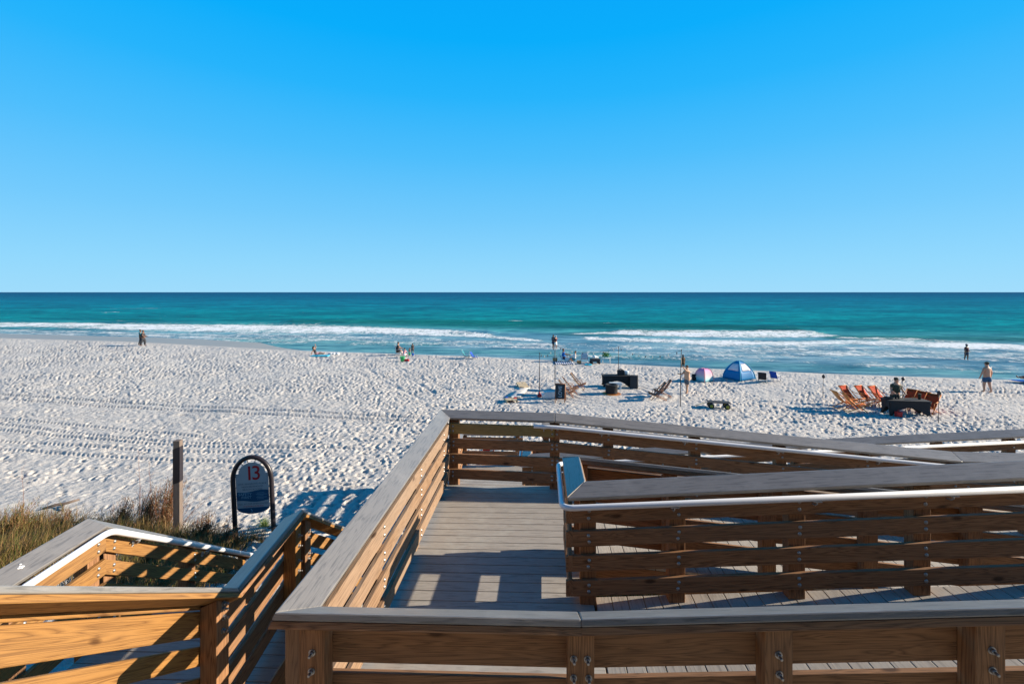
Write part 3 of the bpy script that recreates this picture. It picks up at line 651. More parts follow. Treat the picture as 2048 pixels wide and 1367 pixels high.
def skinmesh(name, V_, E_, Rd, mat, parent, root=0, sub=1):
    Rd=[tuple(x*1.17 for x in r) if isinstance(r,tuple) else (r*1.17 if r>.012 else r) for r in Rd]
    me=bpy.data.meshes.new(name); me.from_pydata([tuple(v) for v in V_],E_,[]); o=bpy.data.objects.new(name,me); COL.objects.link(o)
    if parent: o.parent=parent
    m=o.modifiers.new('skin','SKIN'); m.use_smooth_shade=True
    if not me.skin_vertices:
        me.attributes  # skin layer is made with the modifier below
        bpy.context.view_layer.objects.active=o
    sv=me.skin_vertices[0].data if me.skin_vertices else None
    if sv is None:
        bm=bmesh.new(); bm.from_mesh(me); bm.verts.layers.skin.verify(); bm.to_mesh(me); bm.free(); sv=me.skin_vertices[0].data
    for i,r in enumerate(Rd):
        sv[i].radius=(r,r) if not isinstance(r,tuple) else r
        sv[i].use_root=(i==root)
    if sub: s_=o.modifiers.new('sub','SUBSURF'); s_.levels=sub; s_.render_levels=sub
    me.materials.append(mat); return o
def person(label, loc, rz, h=1.75, build=1.0, lean=(0,0,1), up_l=(-.15,0,-1), fo_l=(-.05,.15,-1), up_r=(.15,0,-1), fo_r=(.05,.15,-1),
           th_l=(-.03,.1,-1), sh_l=(0,-.05,-1), th_r=(.03,-.1,-1), sh_r=(0,-.15,-1), skin='skin_tan', shirt=None, shorts=None, long=False, sleeves=.6,
           hair='hair_dark', hat=None, longhair=False, skirt=None, group=None, ground=None, look=(0,1,0), cat='person', sit=False):
    k=h/1.75; root=thing('person',label,cat,loc=(0,0,0),rz=rz,group=group)
    Vn=lambda a:Vector(a).normalized()
    lean=Vn(lean); X=Vector((1,0,0)); b=build
    P={}; P['pel']=Vector((0,0,0)); P['wst']=P['pel']+lean*.16*k; P['chs']=P['wst']+lean*.20*k; P['shc']=P['chs']+lean*.13*k
    P['nek']=P['shc']+lean*.09*k; hd=(lean*.6+Vector((0,0,1))*.6).normalized(); lk=Vn(look)
    P['jaw']=P['nek']+hd*.07*k+lk*.02*k; P['mid']=P['jaw']+hd*.08*k; P['top']=P['mid']+hd*.085*k-lk*.01*k
    for s,u,f in ((-1,up_l,fo_l),(1,up_r,fo_r)):
        q='l' if s<0 else 'r'; P['s'+q]=P['shc']+X*s*.175*k*(.6+.4*b)-lean*.015*k; P['e'+q]=P['s'+q]+Vn(u)*.29*k; P['w'+q]=P['e'+q]+Vn(f)*.25*k; P['p'+q]=P['w'+q]+Vn(f)*.06*k
    for s,t,g in ((-1,th_l,sh_l),(1,th_r,sh_r)):
        q='l' if s<0 else 'r'; P['h'+q]=P['pel']+X*s*.095*k-Vector((0,0,.04*k)); P['k'+q]=P['h'+q]+Vn(t)*.43*k; P['a'+q]=P['k'+q]+Vn(g)*.41*k
        fwd=Vector((0,1,0)) if abs(Vn(g).z)>.5 else Vector((0,.25,1)).normalized()
        P['f'+q]=P['a'+q]+Vn(g)*.045*k+fwd*.07*k; P['t'+q]=P['f'+q]+fwd*.09*k
    lo=min(P['f'+q].z-.03*k for q in 'lr'); lo=min(lo,P['pel'].z-.13*k*b) if sit else lo
    for a in P: P[a]=P[a]-Vector((0,0,lo))
    names=['pel','wst','chs','shc','nek','jaw','mid','top','sl','el','wl','pl','sr','er','wr','pr','hl','kl','al','fl','tl','hr','kr','ar','fr','tr']
    ix={n_:i for i,n_ in enumerate(names)}
    Vv=[P[n_] for n_ in names]
    rad=dict(pel=(.14*b,.11*b),wst=(.125*b,.10*b),chs=(.145*b,.11*b),shc=(.12*b,.085*b),nek=.052,jaw=.066,mid=.086,top=.062,sl=.055,el=.040,wl=.027,pl=(.036,.018),sr=.055,er=.040,wr=.027,pr=(.036,.018),
             hl=.088*b,kl=.056,al=.036,fl=.036,tl=.026,hr=.088*b,kr=.056,ar=.036,fr=.036,tr=.026)
    lf_=.55+.45*b; Rr=[tuple(x*k for x in rad[n_]) if isinstance(rad[n_],tuple) else rad[n_]*k*lf_ for n_ in names]
    Ee=[(ix[a],ix[c]) for a,c in (('pel','wst'),('wst','chs'),('chs','shc'),('shc','nek'),('nek','jaw'),('jaw','mid'),('mid','top'),('shc','sl'),('sl','el'),('el','wl'),('wl','pl'),('shc','sr'),('sr','er'),('er','wr'),('wr','pr'),
        ('pel','hl'),('hl','kl'),('kl','al'),('al','fl'),('fl','tl'),('pel','hr'),('hr','kr'),('kr','ar'),('ar','fr'),('fr','tr'))]
    # nose, and five fingers of different length on each hand
    Vv.append(P['mid']+lk*.105*k-hd*.02*k); Rr.append(.014*k); Ee.append((ix['mid'],len(Vv)-1))
    for q,f in (('l',fo_l),('r',fo_r)):
        d=Vn(f); sd=d.cross(Vector((0,1,.01))); sd=sd.normalized() if sd.length>.05 else X; cu=d.cross(sd).normalized()
        if cu.y<0: cu=-cu
        for j,(o_,L_) in enumerate(((-.030,.055),(-.010,.075),(.010,.080),(.028,.070),(.045,.045))):
            thumb=(j==4); st_=P['p'+q]+sd*o_*k+(d*.02*k if not thumb else -d*.02*k); dr=(d+cu*.25) if not thumb else (d*.5+sd*.7+cu*.3); dr.normalize()
            a_=len(Vv); Vv+= [st_, st_+dr*L_*.5*k, st_+(dr+cu*.5).normalized()*L_*k]; Rr+=[.010*k,.0085*k,.007*k]; Ee+=[(ix['p'+q],a_),(a_,a_+1),(a_+1,a_+2)]
    skinmesh('body',Vv,Ee,Rr,M[skin],root)
    # eyes and ears sit on the head
    mb=MB(); side=lk.cross(hd).normalized()
    for s in (-1,1): mb.ball(P['mid']+lk*.078*k+side*s*.03*k+hd*.005*k,.011*k,6)
    mb.build('eyes',M['black'],root)
    mb=MB(); 
    for s in (-1,1): mb.ball(P['mid']+side*s*.086*k-hd*.01*k,.02*k,6,1.4)
    mb.build('ears',M[skin],root)
    mb=MB(); cc=P['mid']+hd*.035*k-lk*.022*k; prof=[(.098*k*math.cos(a),.10*k*math.sin(a)) for a in [R(x) for x in (-35,-10,15,40,65,89)]]
    mb.lathe(prof,cc,12)
    if longhair: mb.tube([cc-lk*.04*k,cc-lk*.085*k-hd*.10*k,cc-lk*.10*k-hd*.26*k],[.07*k,.075*k,.035*k],8)
    mb.build('hair',M[hair],root)
    if hat:
        mb=MB(); mb.lathe([(.108*k,-.01*k),(.106*k,.03*k),(.085*k,.075*k),(.04*k,.098*k),(.001,.10*k)],cc+hd*.015*k,14)
        t_=cc+lk*.13*k+hd*.015*k; mb.lathe([(.075*k,-.008*k),(.075*k,0)],t_,12,1,1); mb.build('hat',M[hat],root)
    if shirt:
        vv=[P['pel']+Vector((0,0,.02)),P['wst'],P['chs'],P['shc'],P['sl'],P['sl']+(P['el']-P['sl'])*sleeves,P['sr'],P['sr']+(P['er']-P['sr'])*sleeves]
        rr=[(.158*b,.128*b),(.15*b,.122*b),(.162*b,.128*b),(.132*b,.10*b),.072,.066,.072,.066]; ee=[(0,1),(1,2),(2,3),(3,4),(4,5),(3,6),(6,7)]
        if sleeves>=1: vv+=[P['wl'],P['wr']]; rr+=[.045,.045]; ee+=[(5,8),(7,9)]
        skinmesh('shirt',vv,ee,[tuple(x*k for x in r_) if isinstance(r_,tuple) else r_*k for r_ in rr],M[shirt],root)
    if shorts:
        t_=1.0 if long else .78
        vv=[P['wst']*.35+P['pel']*.65,P['pel']-Vector((0,0,.03*k)),P['hl'],P['hl']+(P['kl']-P['hl'])*t_,P['hr'],P['hr']+(P['kr']-P['hr'])*t_]
        rr=[(.148*b,.118*b),(.15*b,.12*b),.106*b,.088*b,.106*b,.088*b]; ee=[(0,1),(1,2),(2,3),(1,4),(4,5)]
        if long: vv+=[P['al'],P['ar']]; rr+=[.062,.062]; ee+=[(3,6),(5,7)]
        skinmesh('trousers' if long else 'shorts',vv,ee,[tuple(x*k for x in r_) if isinstance(r_,tuple) else r_*k for r_ in rr],M[shorts],root)
    if skirt:
        mb=MB(); c=P['pel']; mb.lathe([(.22*k,-.42*k),(.19*k,-.2*k),(.15*k,.0),(.13*k,.12*k)],c,14,1,.75); mb.build('skirt',M[skirt],root)
    z=ground if ground is not None else gz(loc[0],loc[1]); root.location=(loc[0],loc[1],z); root['_k']=k
    del root['_k']; return root
def sling_chair(label,frame,sling,slats=False,group=None,k=1.0,tb=(-.62,.92)):
    """folding wooden beach chair, faces local +x"""
    t=thing('folding_chair',label,'chair',group=group); w_=.29*k; a=MB(); b_=MB(); s=MB()
    Tb=(tb[0]*k,tb[1]*k); Ff=(.42*k,0); Bf=(-.50*k,0); Sf=(.50*k,.42*k)
    for y in (-w_,w_): a.tube([(Tb[0],y,Tb[1]),(Ff[0],y,Ff[1])],.021*k,6)
    for p in (Tb,(.1*k,.28*k)): a.tube([(p[0],-w_,p[1]),(p[0],w_,p[1])],.018*k,6)
    a.build('back_frame',M[frame],t)
    for y in (-w_+.035,w_-.035): b_.tube([(Bf[0],y,Bf[1]),(Sf[0],y,Sf[1])],.021*k,6)
    for p in (Sf,Bf): b_.tube([(p[0],-w_,p[1]),(p[0],w_,p[1])],.018*k,6)
    b_.build('seat_frame',M[frame],t)
    for y in (-w_-.02,w_+.02): 
        c=MB(); c.tube([(-.30*k,y,.62*k),(.22*k,y,.56*k)],.018*k,6); c.tube([(.2*k,y,.56*k),(.28*k,y,.26*k)],.014*k,6); c.build('armrest',M[frame],t)
    pts=[]
    for i in range(11):
        u=i/10; x=Tb[0]+(Sf[0]-Tb[0])*u; z=Tb[1]+(Sf[1]-Tb[1])*u-.34*k*math.sin(math.pi*u)**1.2-.05*k*u; pts.append((x,z))
    if slats:
        for i in range(11):
            x,z=pts[i]; s.box((x,0,z),(.055*k,w_*1.9,.018*k))
        s.build('slats',M[sling],t)
    else:
        s.sheet([[(x,-w_+.02+(w_*2-.04)*j/4,z-.02*math.sin(math.pi*j/4)) for j in range(5)] for x,z in pts]); s.build('sling',M[sling],t,solid=.008)
    return t
def beach_chair(label,fabric,group=None,k=1.0,recl=.35):
    """low folding beach chair with tube frame, faces local +x"""
    t=thing('beach_chair',label,'chair',group=group); f=MB(); w_=.27*k
    for y in (-w_,w_):
        f.tube([(-.10*k-recl,y,.80*k),(-.10*k,y,.22*k),(.40*k,y,.27*k)],.013,6); f.tube([(-.32*k,y,.0),(.36*k,y,.26*k)],.012,6); f.tube([(.42*k,y,0),(-.20*k,y,.30*k)],.012,6)
        f.tube([(-.28*k,y,.48*k),(.30*k,y,.46*k),(.33*k,y,.02)],.016,6)
    for p in ((-.10*k-recl,.80*k),(-.32*k,.0),(.42*k,.0)): f.tube([(p[0],-w_,p[1]),(p[0],w_,p[1])],.012,6)
    f.build('frame',M['frame'],t)
    s=MB(); s.sheet([[(-.10*k-recl*(1-i/5),-w_+2*w_*j/4,.80*k-(.56*k)*i/5) for j in range(5)] for i in range(6)]); s.build('backrest',M[fabric],t,solid=.012)
    s=MB(); s.sheet([[(-.10*k+.5*k*i/4,-w_+2*w_*j/4,.23*k+.03*math.cos(i)) for j in range(5)] for i in range(5)]); s.build('seat',M[fabric],t,solid=.012)
    return t
def cover_table(label,rz,loc,L=1.83,D=.76,H_=.75,group=None):
    t=thing('covered_table',label,'table',loc=loc,rz=rz,group=group); m_=MB()
    m_.box((0,0,H_),(L,D,.03)); 
    def side(a,b,n_):
        a=Vector(a);b=Vector(b);n_=Vector(n_); rows=[]
        for i in range(9):
            v=i/8; row=[]
            for j in range(17):
                u=j/16; arch=.52*(math.sin(math.pi*min(max((u-.10)/.8,0),1)))**.6; zb=H_*arch if .10<u<.9 else 0
                z=H_-(H_-zb)*v; pinch=.10*math.sin(math.pi*(1-z/H_)*.8)+.02; p=a.lerp(b,u)-n_*pinch*(.4+.6*math.sin(math.pi*u)); 
                sx=(a-b).normalized()*.07*math.sin(math.pi*min(1,(1-z/H_)))*(1-2*u); p=p-sx; p.z=z; row.append(p)
            rows.append(row)
        m_.sheet(rows)
    x,y=L/2,D/2
    side((-x,-y,0),(x,-y,0),(0,-1,0)); side((x,-y,0),(x,y,0),(1,0,0)); side((x,y,0),(-x,y,0),(0,1,0)); side((-x,y,0),(-x,-y,0),(-1,0,0))
    m_.build('cover',M['dark'],t,solid=.006)
    l=MB()
    for sx in (-1,1):
        for sy in (-1,1): l.tube([(sx*(x-.08),sy*(y-.08),-.02),(sx*(x-.06),sy*(y-.06),H_-.02)],.016,6)
    l.build('legs',M['dark'],t); return t
def simple(name,label,cat,mb,mat,loc,rz=0,group=None,bevel=0,solid=0):
    o=mb.build(name,M[mat],None,bevel=bevel,solid=solid); o.location=loc; o.rotation_euler=(0,0,rz); return tag(o,label,cat,group)
def text(body,size,loc,mat,parent,name='lettering',rot=(math.pi/2,0,0),ext=.0015,align='CENTER',width=None,bold=0):
    cu=bpy.data.curves.new(name,'FONT'); cu.body=body; cu.size=size; cu.extrude=ext; cu.offset=bold; cu.align_x=align
    ob=bpy.data.objects.new('tmp',cu); COL.objects.link(ob); bpy.context.view_layer.update()
    me=bpy.data.meshes.new_from_object(ob.evaluated_get(bpy.context.evaluated_depsgraph_get())); bpy.data.objects.remove(ob)
    o=bpy.data.objects.new(name,me); COL.objects.link(o); me.materials.clear(); me.materials.append(M[mat]); o.location=loc; o.rotation_euler=rot
    if width:
        xs=[v.co.x for v in me.vertices]; f=width/(max(xs)-min(xs)); o.scale=(f,1,1)
    if parent: o.parent=parent
    return o
# ---------------------------------------------------------------- sign, post
p=gp(510,1080); sg=thing('access_sign','arched beach access sign with red number 13 standing in the sand','sign',loc=(p.x,p.y,p.z)); sg.rotation_euler=(0,R(-2.6),R(4))
mb=MB(); arc=[(-.43,0,-.35),(-.43,0,.6),(-.43,0,1.42)]+[(-.43*math.cos(a),0,1.42+.52*math.sin(a)) for a in [math.pi*i/16 for i in range(1,16)]]+[(.43,0,1.42),(.43,0,.6),(.43,0,-.35)]
mb.tube(arc,.052,12); mb.build('arch_frame',M['black'],sg)
def poly(pts,y0,y1):
    m_=MB(); m_.loft([(x,y0,z) for x,z in pts],[(x,y1,z) for x,z in pts]); return m_
outl=[(-.365,.77)]+[(-.365*math.cos(a),.77-.14*math.sin(a)) for a in [math.pi*i/12 for i in range(1,12)]]+[(.365,.77),(.365,1.56),(.30,1.56)]+[(.30*math.cos(a),1.56+.255*math.sin(a)) for a in [math.pi*i/14 for i in range(1,14)]]+[(-.30,1.56),(-.365,1.56)]
poly(outl,.006,-.006).build('sign_panel',M['sign_white'],sg)
wv=lambda z,ph:[(-.363+.726*i/16,z+.022*math.sin(2*math.pi*i/16*.9+ph)) for i in range(17)]
poly(wv(.925,1.2)+wv(1.15,3.4)[::-1],-.0062,-.009).build('blue_wave_band',M['sign_blue'],sg)
poly([(x,z) for x,z in outl[:13]],-.0062,-.009).build('blue_foot_band',M['sign_blue'],sg)
text('1',.46,(-.055,-.0065,1.415),'sign_red',sg,'numeral',bold=.003); text('3',.46,(.10,-.0065,1.415),'sign_red',sg,'numeral',bold=.003)
text('ONE SEAGROVE PLACE',.055,(0,-.0065,1.305),'sign_ink',sg,width=.64); text('NEIGHBORHOOD',.055,(0,-.0065,1.24),'sign_ink',sg,width=.48); text('BEACH ACCESS',.055,(0,-.0065,1.175),'sign_ink',sg,width=.44)
text('SAFETY',.085,(-.17,-.0095,1.06),'sign_pale',sg,width=.30); text('FIRST',.085,(-.14,-.0095,.985),'sign_pale',sg,width=.22)
for i,(x,wd) in enumerate(((.18,.16),(.20,.26),(.17,.14),(.20,.24),(.17,.15))):
    poly([(x-wd/2,1.10-.034*i),(x+wd/2,1.10-.034*i),(x+wd/2,1.107-.034*i),(x-wd/2,1.107-.034*i)],-.0092,-.0105).build('small_print',M['sign_pale'],sg)
text('DIAL 911 FOR EMERGENCIES',.045,(0,-.0065,.845),'sign_ink',sg,width=.66); text('17 SEAGROVE PLACE',.04,(0,-.0065,.79),'sign_red',sg,width=.46)
poly([(-.06,.745),(-.03,.70),(-.045,.66),(-.035,.66),(-.015,.70),(-.045,.75)],-.0092,-.0105).build('emblem',M['sign_pale'],sg)
for a in (150,128,104,76,52,30): MB().tube([(.30*math.cos(R(a)),0,1.56+.25*math.sin(R(a))),(.40*math.cos(R(a)),0,1.42+.49*math.sin(R(a)))],.008,6).build('panel_tie',M['black'],sg)
for z in (.8,1.0,1.25,1.5):
    for s in (-1,1): MB().tube([(s*.35,0,z),(s*.40,0,z)],.008,6).build('panel_tie',M['black'],sg)
for s in (-.43,.43):
    mb=MB(); mb.lathe([(.06,-.03),(.075,-.02),(.075,.02),(.06,.03)],(s,0,.28),10); mb.tube([(s-.11,-.02,.26),(s+.12,.02,.30)],.02,6); mb.build('clamp',M['black'],sg)
p=gp(356,1082); t=thing('wooden_post','lone weathered square wooden post with a black band rising from the dune grass','post',loc=p,rz=R(8)); mb=MB(); mb.box((0,0,.98),(.14,.14,2.75)); mb.build('shaft',M['weather'],t,bevel=.006)
hx_=.0735; q_=[(-hx_,-hx_),(hx_,-hx_),(hx_,hx_),(-hx_,hx_)]; mb=MB(); mb.loft([(x_,y_,1.36+.30*(x_+hx_)) for x_,y_ in q_],[(x_,y_,2.17+.35*(x_+hx_)) for x_,y_ in q_]); mb.build('black_band',M['black'],t)
p=gp(118,1016); mb=MB(); mb.tube([(-.35,-.1,.06),(-.1,.02,.10),(.2,.0,.14),(.45,.12,.18)],[.03,.045,.04,.03],8); mb.tube([(.1,0,.10),(.2,-.15,.05),(.3,-.3,0)],[.035,.03,.02],6)
simple('driftwood','grey driftwood log lying in the sand behind the dune grass','driftwood',mb,'weather',p,R(10))
# red and white board seen between the far rail boards
p=gp(977,950); t=thing('beach_marker','red and white board seen through the gaps of the far railing','marker',loc=p); 
poly([(-.2,.0),(.2,.0),(.2,1.15),(-.2,1.15)],.01,-.01).build('board',M['red'],t); poly([(-.2,.52),(.2,.90),(.2,1.0),(-.2,.62)],-.0115,-.014).build('white_band',M['white_cloth'],t)
# ---------------------------------------------------------------- poles and string lights
def pole(px,py,top,label,tilt=0,r=.022):
    p=gp(px,py); h=(py-top)/(F/p.y); mb=MB(); mb.tube([(0,0,-.3),(0,0,h*.5),(tilt,0,h)],[r,r,r*.8],8); mb.lathe([(.03,h-.02),(.03,h+.02),(.01,h+.05)],(tilt,0,0),8)
    o=simple('light_pole',label,'pole',mb,'black',p,group='poles of the string lights'); return Vector((p.x+tilt,p.y,p.z+h))
T1=pole(1079,792,706,'black pole with red foot behind the chalkboard sign'); T2=pole(1110,771,690,'black pole standing behind the folding chairs on the left')
T3=pole(1237,757,694,'black pole standing behind the black covered table'); T4=pole(1361,813,700,'tall black pole held up by the shirtless boy',tilt=.05)
def lights(A,B,sag,nb,label):
    t=thing('string_lights',label,'string lights',loc=(0,0,0),group='strings of bulbs between the poles'); P=[A.lerp(B,i/16)-Vector((0,0,4*sag*(i/16)*(1-i/16))) for i in range(17)]
    MB().tube(P,.007,5).build('cable',M['black'],t)
    for i in range(nb):
        u=(i+.5)/nb; q_=A.lerp(B,u)-Vector((0,0,4*sag*u*(1-u))); m_=MB(); m_.lathe([(.012,0),(.014,-.04),(.03,-.07),(.035,-.10),(.02,-.13),(.001,-.135)],q_,8); m_.build('light_bulb',M['bulb'] if i%2 else M['black'],t)
lights(T1,T2,.35,5,'short string of bulbs between the two left poles'); lights(T2,T3,.45,6,'string of bulbs above the beach party between the second and third pole'); lights(T3,T4,.45,9,'longest string of bulbs running up to the pole the boy holds')
p=gp(1079,793); mb=MB(); mb.lathe([(.13,0),(.15,.06),(.10,.16),(.05,.2),(.03,.28)],(0,0,0),12); simple('pole_weight','red weight bag round the foot of the leftmost light pole','weight bag',mb,'red',p)
# ---------------------------------------------------------------- fire pit circle
p=gp(1223,787); t=thing('fire_pit','round black fire pit standing on a wooden disc','fire pit',loc=p)
mb=MB(); mb.lathe([(.36,.03),(.37,.10),(.37,.52),(.39,.53),(.39,.58),(.30,.58),(.28,.50)],(0,0,0),24); mb.build('bowl',M['dark'],t)
mb=MB(); mb.lathe([(.56,0),(.56,.035)],(0,0,0),24); mb.build('wooden_disc',M['orange_wood'],t)
p=gp(1231,778); mb=MB(); mb.box((0,0,.36),(.78,.30,.16)); mb.box((-.3,0,.14),(.1,.25,.28)); mb.box((.3,0,.14),(.1,.25,.28)); simple('low_bench','low pale bench behind the fire pit','bench',mb,'clear_plastic',p,bevel=.01)
tb=gp(1232,772); cover_table('black stretch covered table behind the fire pit',R(-3),tb,1.85,.75,.74,group='black covered tables')
mb=MB(); mb.box((0,0,.16),(.42,.30,.32)); mb.tube([(-.15,-.1,.32),(-.05,-.1,.42),(.12,-.1,.34)],.03,6); simple('equipment_bag','black equipment bag on the table behind the fire pit','bag',mb,'dark',tb+Vector((.30,-.05,.77)),bevel=.02)
mb=MB(); mb.lathe([(.16,0),(.17,.22),(.16,.25),(.05,.26)],(0,0,0),14); simple('steel_pot','pale round pot beside the black bag on the table','pot',mb,'clear_plastic',tb+Vector((.68,.0,.77)))
p=gp(1268,776); t=thing('speaker_cabinet','dark upright cabinet at the right end of the fire pit table','cabinet',loc=p,rz=R(-20)); mb=MB(); mb.box((0,0,.42),(.50,.44,.84)); mb.build('body',M['dark'],t,bevel=.015); mb=MB(); mb.box((0,-.2225,.42),(.42,.008,.74)); mb.build('grille',M['charcoal'],t)
GD='dark wooden folding chairs round the fire pit'
c=sling_chair('dark wood folding chair nearest the chalkboard, back to the left pole','dark_wood','sling_grey',False,GD,1.0,(-.46,1.02)); p=gp(1133,794); c.location=p; c.rotation_euler=(0,0,R(-5))
for px,py,rz,l in ((1140,787,0,'dark wood folding chair in the middle of the left three'),(1156,778,-14,'dark wood folding chair standing apart at the back left of the fire pit'),
    (1315,799,172,'front dark wood folding chair at the right of the fire pit'),(1326,793,170,'rear dark wood folding chair at the right of the fire pit')): dup(c,l,gp(px,py),R(rz))
# A-frame
p=gp(1121,803); t=thing('chalkboard_sign','wooden A-frame chalkboard with white chalk letters','sign',loc=p,rz=R(-14))
def leaf(y0,y1,brd):
    fr=MB(); w_=.27
    for s in (-1,1): fr.tube([(s*w_,y0,-.03),(s*w_,y1,1.05)],.025,4)
    for z in (.22,1.03): yy=y0+(y1-y0)*z/1.05; fr.tube([(-w_,yy,z),(w_,yy,z)],.025,4)
    fr.build('frame',M['dark_wood'],t); bo=MB(); a=.24; y_a=y0+(y1-y0)*a/1.05; y_b=y0+(y1-y0)*1.0/1.05
    bo.loft([(-w_+.02,y_a-.006,a),(w_-.02,y_a-.006,a),(w_-.02,y_a+.006,a),(-w_+.02,y_a+.006,a)],[(-w_+.02,y_b-.006,1.0),(w_-.02,y_b-.006,1.0),(w_-.02,y_b+.006,1.0),(-w_+.02,y_b+.006,1.0)]); bo.build('board',M['chalk_board'] if brd else M['dark_wood'],t)
leaf(-.28,0,True); leaf(.28,0,False)
lv=text('LOVE',.27,(.09,-.218,.30),'sign_white',t,'lettering',ext=.004,align='LEFT',width=.62,bold=.004)
lv.rotation_euler=Matrix(((0,-1,0),(.258,0,-.966),(.966,0,.258))).to_euler()
p=gp(1098,795); t=thing('storage_bin','clear plastic bin full of things beside the chalkboard sign','bin',loc=p,rz=R(5)); mb=MB(); mb.box((0,0,.18),(.62,.42,.36)); mb.build('tub',M['clear_plastic'],t,bevel=.03); mb=MB(); mb.box((0,0,.375),(.66,.46,.03)); mb.build('lid',M['white_cloth'],t,bevel=.01)
p=gp(1088,796); mb=MB(); mb.lathe([(.12,0),(.14,.2),(.13,.28),(.02,.30)],(0,0,0),10); simple('white_bag','small white bag leaning on the plastic bin','bag',mb,'white_cloth',p)
def cornhole(px,py,label,rz):
    t=thing('cornhole_board',label,'game board',loc=gp(px,py),rz=rz,group='boards of the bag toss game'); w_=.32; m_=MB(); hr=.09; hx,hy=0,.36; T=lambda x,y,dz=0:(x,y,.08+.12*(y+.6)/1.2+dz)
    ring=[(hx+hr*math.cos(2*math.pi*i/16),hy+hr*math.sin(2*math.pi*i/16)) for i in range(16)]; out=[]
    for i in range(16):
        a=2*math.pi*i/16; cx_,cy_=math.cos(a),math.sin(a); s_=min(w_/abs(cx_) if abs(cx_)>1e-6 else 9,((.6-hy) if cy_>0 else (hy+.6))/abs(cy_) if abs(cy_)>1e-6 else 9); out.append((hx+cx_*s_,hy+cy_*s_))
    cs=[(w_,.6),(-w_,.6),(-w_,-.6),(w_,-.6)]
    m_.sheet([[T(*q_) for q_ in ring+ring[:1]],[T(*q_) for q_ in out+out[:1]]],False)
    for a_,b_ in (((w_,.6),0),((-w_,.6),0)): pass
    m_.build('deck',M['tan_board'],t,solid=.018)
    m_=MB(); 
    for s in (-1,1): m_.loft([(s*w_,-.6,0),(s*(w_-.03),-.6,0),(s*(w_-.03),-.6,.07),(s*w_,-.6,.07)],[(s*w_,.6,.08),(s*(w_-.03),.6,.08),(s*(w_-.03),.6,.19),(s*w_,.6,.19)])
    m_.build('side_rails',M['tan_board'],t); m_=MB()
    for s in (-1,1): m_.box((s*(w_-.05),.5,.06),(.05,.05,.22))
    m_.build('legs',M['tan_board'],t); return t
cornhole(1045,773,'far tan bag toss board lying behind the white mat',R(10)); cornhole(1021,802,'near tan bag toss board with coloured bean bags on it',R(190))
a,b_=gp(1026,795),gp(1048,776); mb=MB(); e_=(b_-a); e_.normalize(); n_=Vector((e_.y,-e_.x,0)); mb.sheet([[a+(b_-a)*(i/14)+n_*(.42*(j-1))+Vector((0,0,.05+.01*math.sin(i*1.7+j))) for j in range(3)] for i in range(15)])
o=mb.build('game_mat',M['mat_white'],solid=.01); tag(o,'long white mat laid between the two bag toss boards','mat')
for px,py,mt,l in ((1013,800,'royal','blue bean bag on the near toss board'),(1030,801,'red','red bean bag on the right edge of the near toss board'),(1025,799,'white_cloth','white bean bag on the near toss board')):
    p=gp(px,py)+Vector((0,0,.17)); mb=MB(); mb.box((0,0,0),(.17,.17,.05)); simple('bean_bag',l,'bean bag',mb,mt,p,R(20),group='bean bags',bevel=.022)
# ---------------------------------------------------------------- cart
p=gp(1437,816); t=thing('beach_cart','low dark beach cart with fat yellow-hubbed wheels','cart',loc=p,rz=R(-14)); mb=MB(); mb.box((0,0,.34),(1.15,.55,.04)); mb.box((0,0,.30),(1.0,.06,.05)); mb.build('platform',M['charcoal'],t,bevel=.01)
for sx in (-1,1):
    for sy in (-1,1):
        wmb=MB(); prof=[(.06,-.07),(.12,-.085),(.15,-.05),(.155,0),(.15,.05),(.12,.085),(.06,.07)]; wmb.lathe(prof,(0,0,0),16); wv_=wmb.build('wheel',M['dark'],t); wv_.rotation_euler=(R(90),0,0); wv_.location=(sx*.40,sy*.24,.155)
        hb_=MB(); hb_.lathe([(.075,-.09),(.085,-.088),(.085,.088),(.075,.09)],(0,0,0),14); h_=hb_.build('hub',M['yellow_hub'],wv_)
mb=MB(); mb.tube([(-.6,0,.30),(-1.15,-.1,.12),(-1.2,-.1,.1)],.015,6); mb.build('pull_handle',M['yellow_hub'],t)
# ---------------------------------------------------------------- tents
def dome(label,p,rz,L,D,Hh,fab,polemat,win,pw=.75):
    t=thing('beach_tent',label,'tent',loc=p,rz=rz); n_=12; cs=[(-L/2,-D/2),(L/2,-D/2),(L/2,D/2),(-L/2,D/2)]
    def rho(u): return math.cos(u*math.pi/2)**pw
    def pt(k,u,v):
        a=Vector((*cs[k],0)); b=Vector((*cs[(k+1)%4],0)); q_=a.lerp(b,v)*(.10+.90*rho(u)); q_=q_*(1-.05*math.sin(math.pi*v)); q_.z=Hh*math.sin(u*math.pi/2); return q_
    m_=MB()
    for k in range(4):
        wn=MB()
        for i in range(n_+1):
            for j in range(9):
                q_=tuple(pt(k,i/n_,j/8)); m_.v.append(q_); wn.v.append(q_)
        for i in range(n_):
            for j in range(8):
                isw=win and 4<=i<=7 and 1<=j<=6; a_=i*9+j; f_=[a_,a_+1,a_+10,a_+9]
                if isw: wn.face(f_,None,True)
                else: m_.face([x_+k*117 for x_ in f_],None,True)
        if win:
            w_=wn.build('window',M[win],t,solid=.004); bm=bmesh.new(); bm.from_mesh(w_.data); bmesh.ops.delete(bm,geom=[v_ for v_ in bm.verts if not v_.link_faces],context='VERTS'); bm.to_mesh(w_.data); bm.free()
    m_.build('canopy',M[fab],t,solid=.006)
    for k in range(4): MB().tube([pt(k,i/n_,0)*1.01 for i in range(n_+1)],.022,6).build('tent_pole',M[polemat],t)
    return t
M['window']=plain('mesh_window',(.62,.60,.64),.7,0,.15,5)
dome('blue dome beach tent with pale mesh windows',gp(1478,757),R(24),1.52,1.52,1.30,'blue_tent','light_blue','window',1.6)
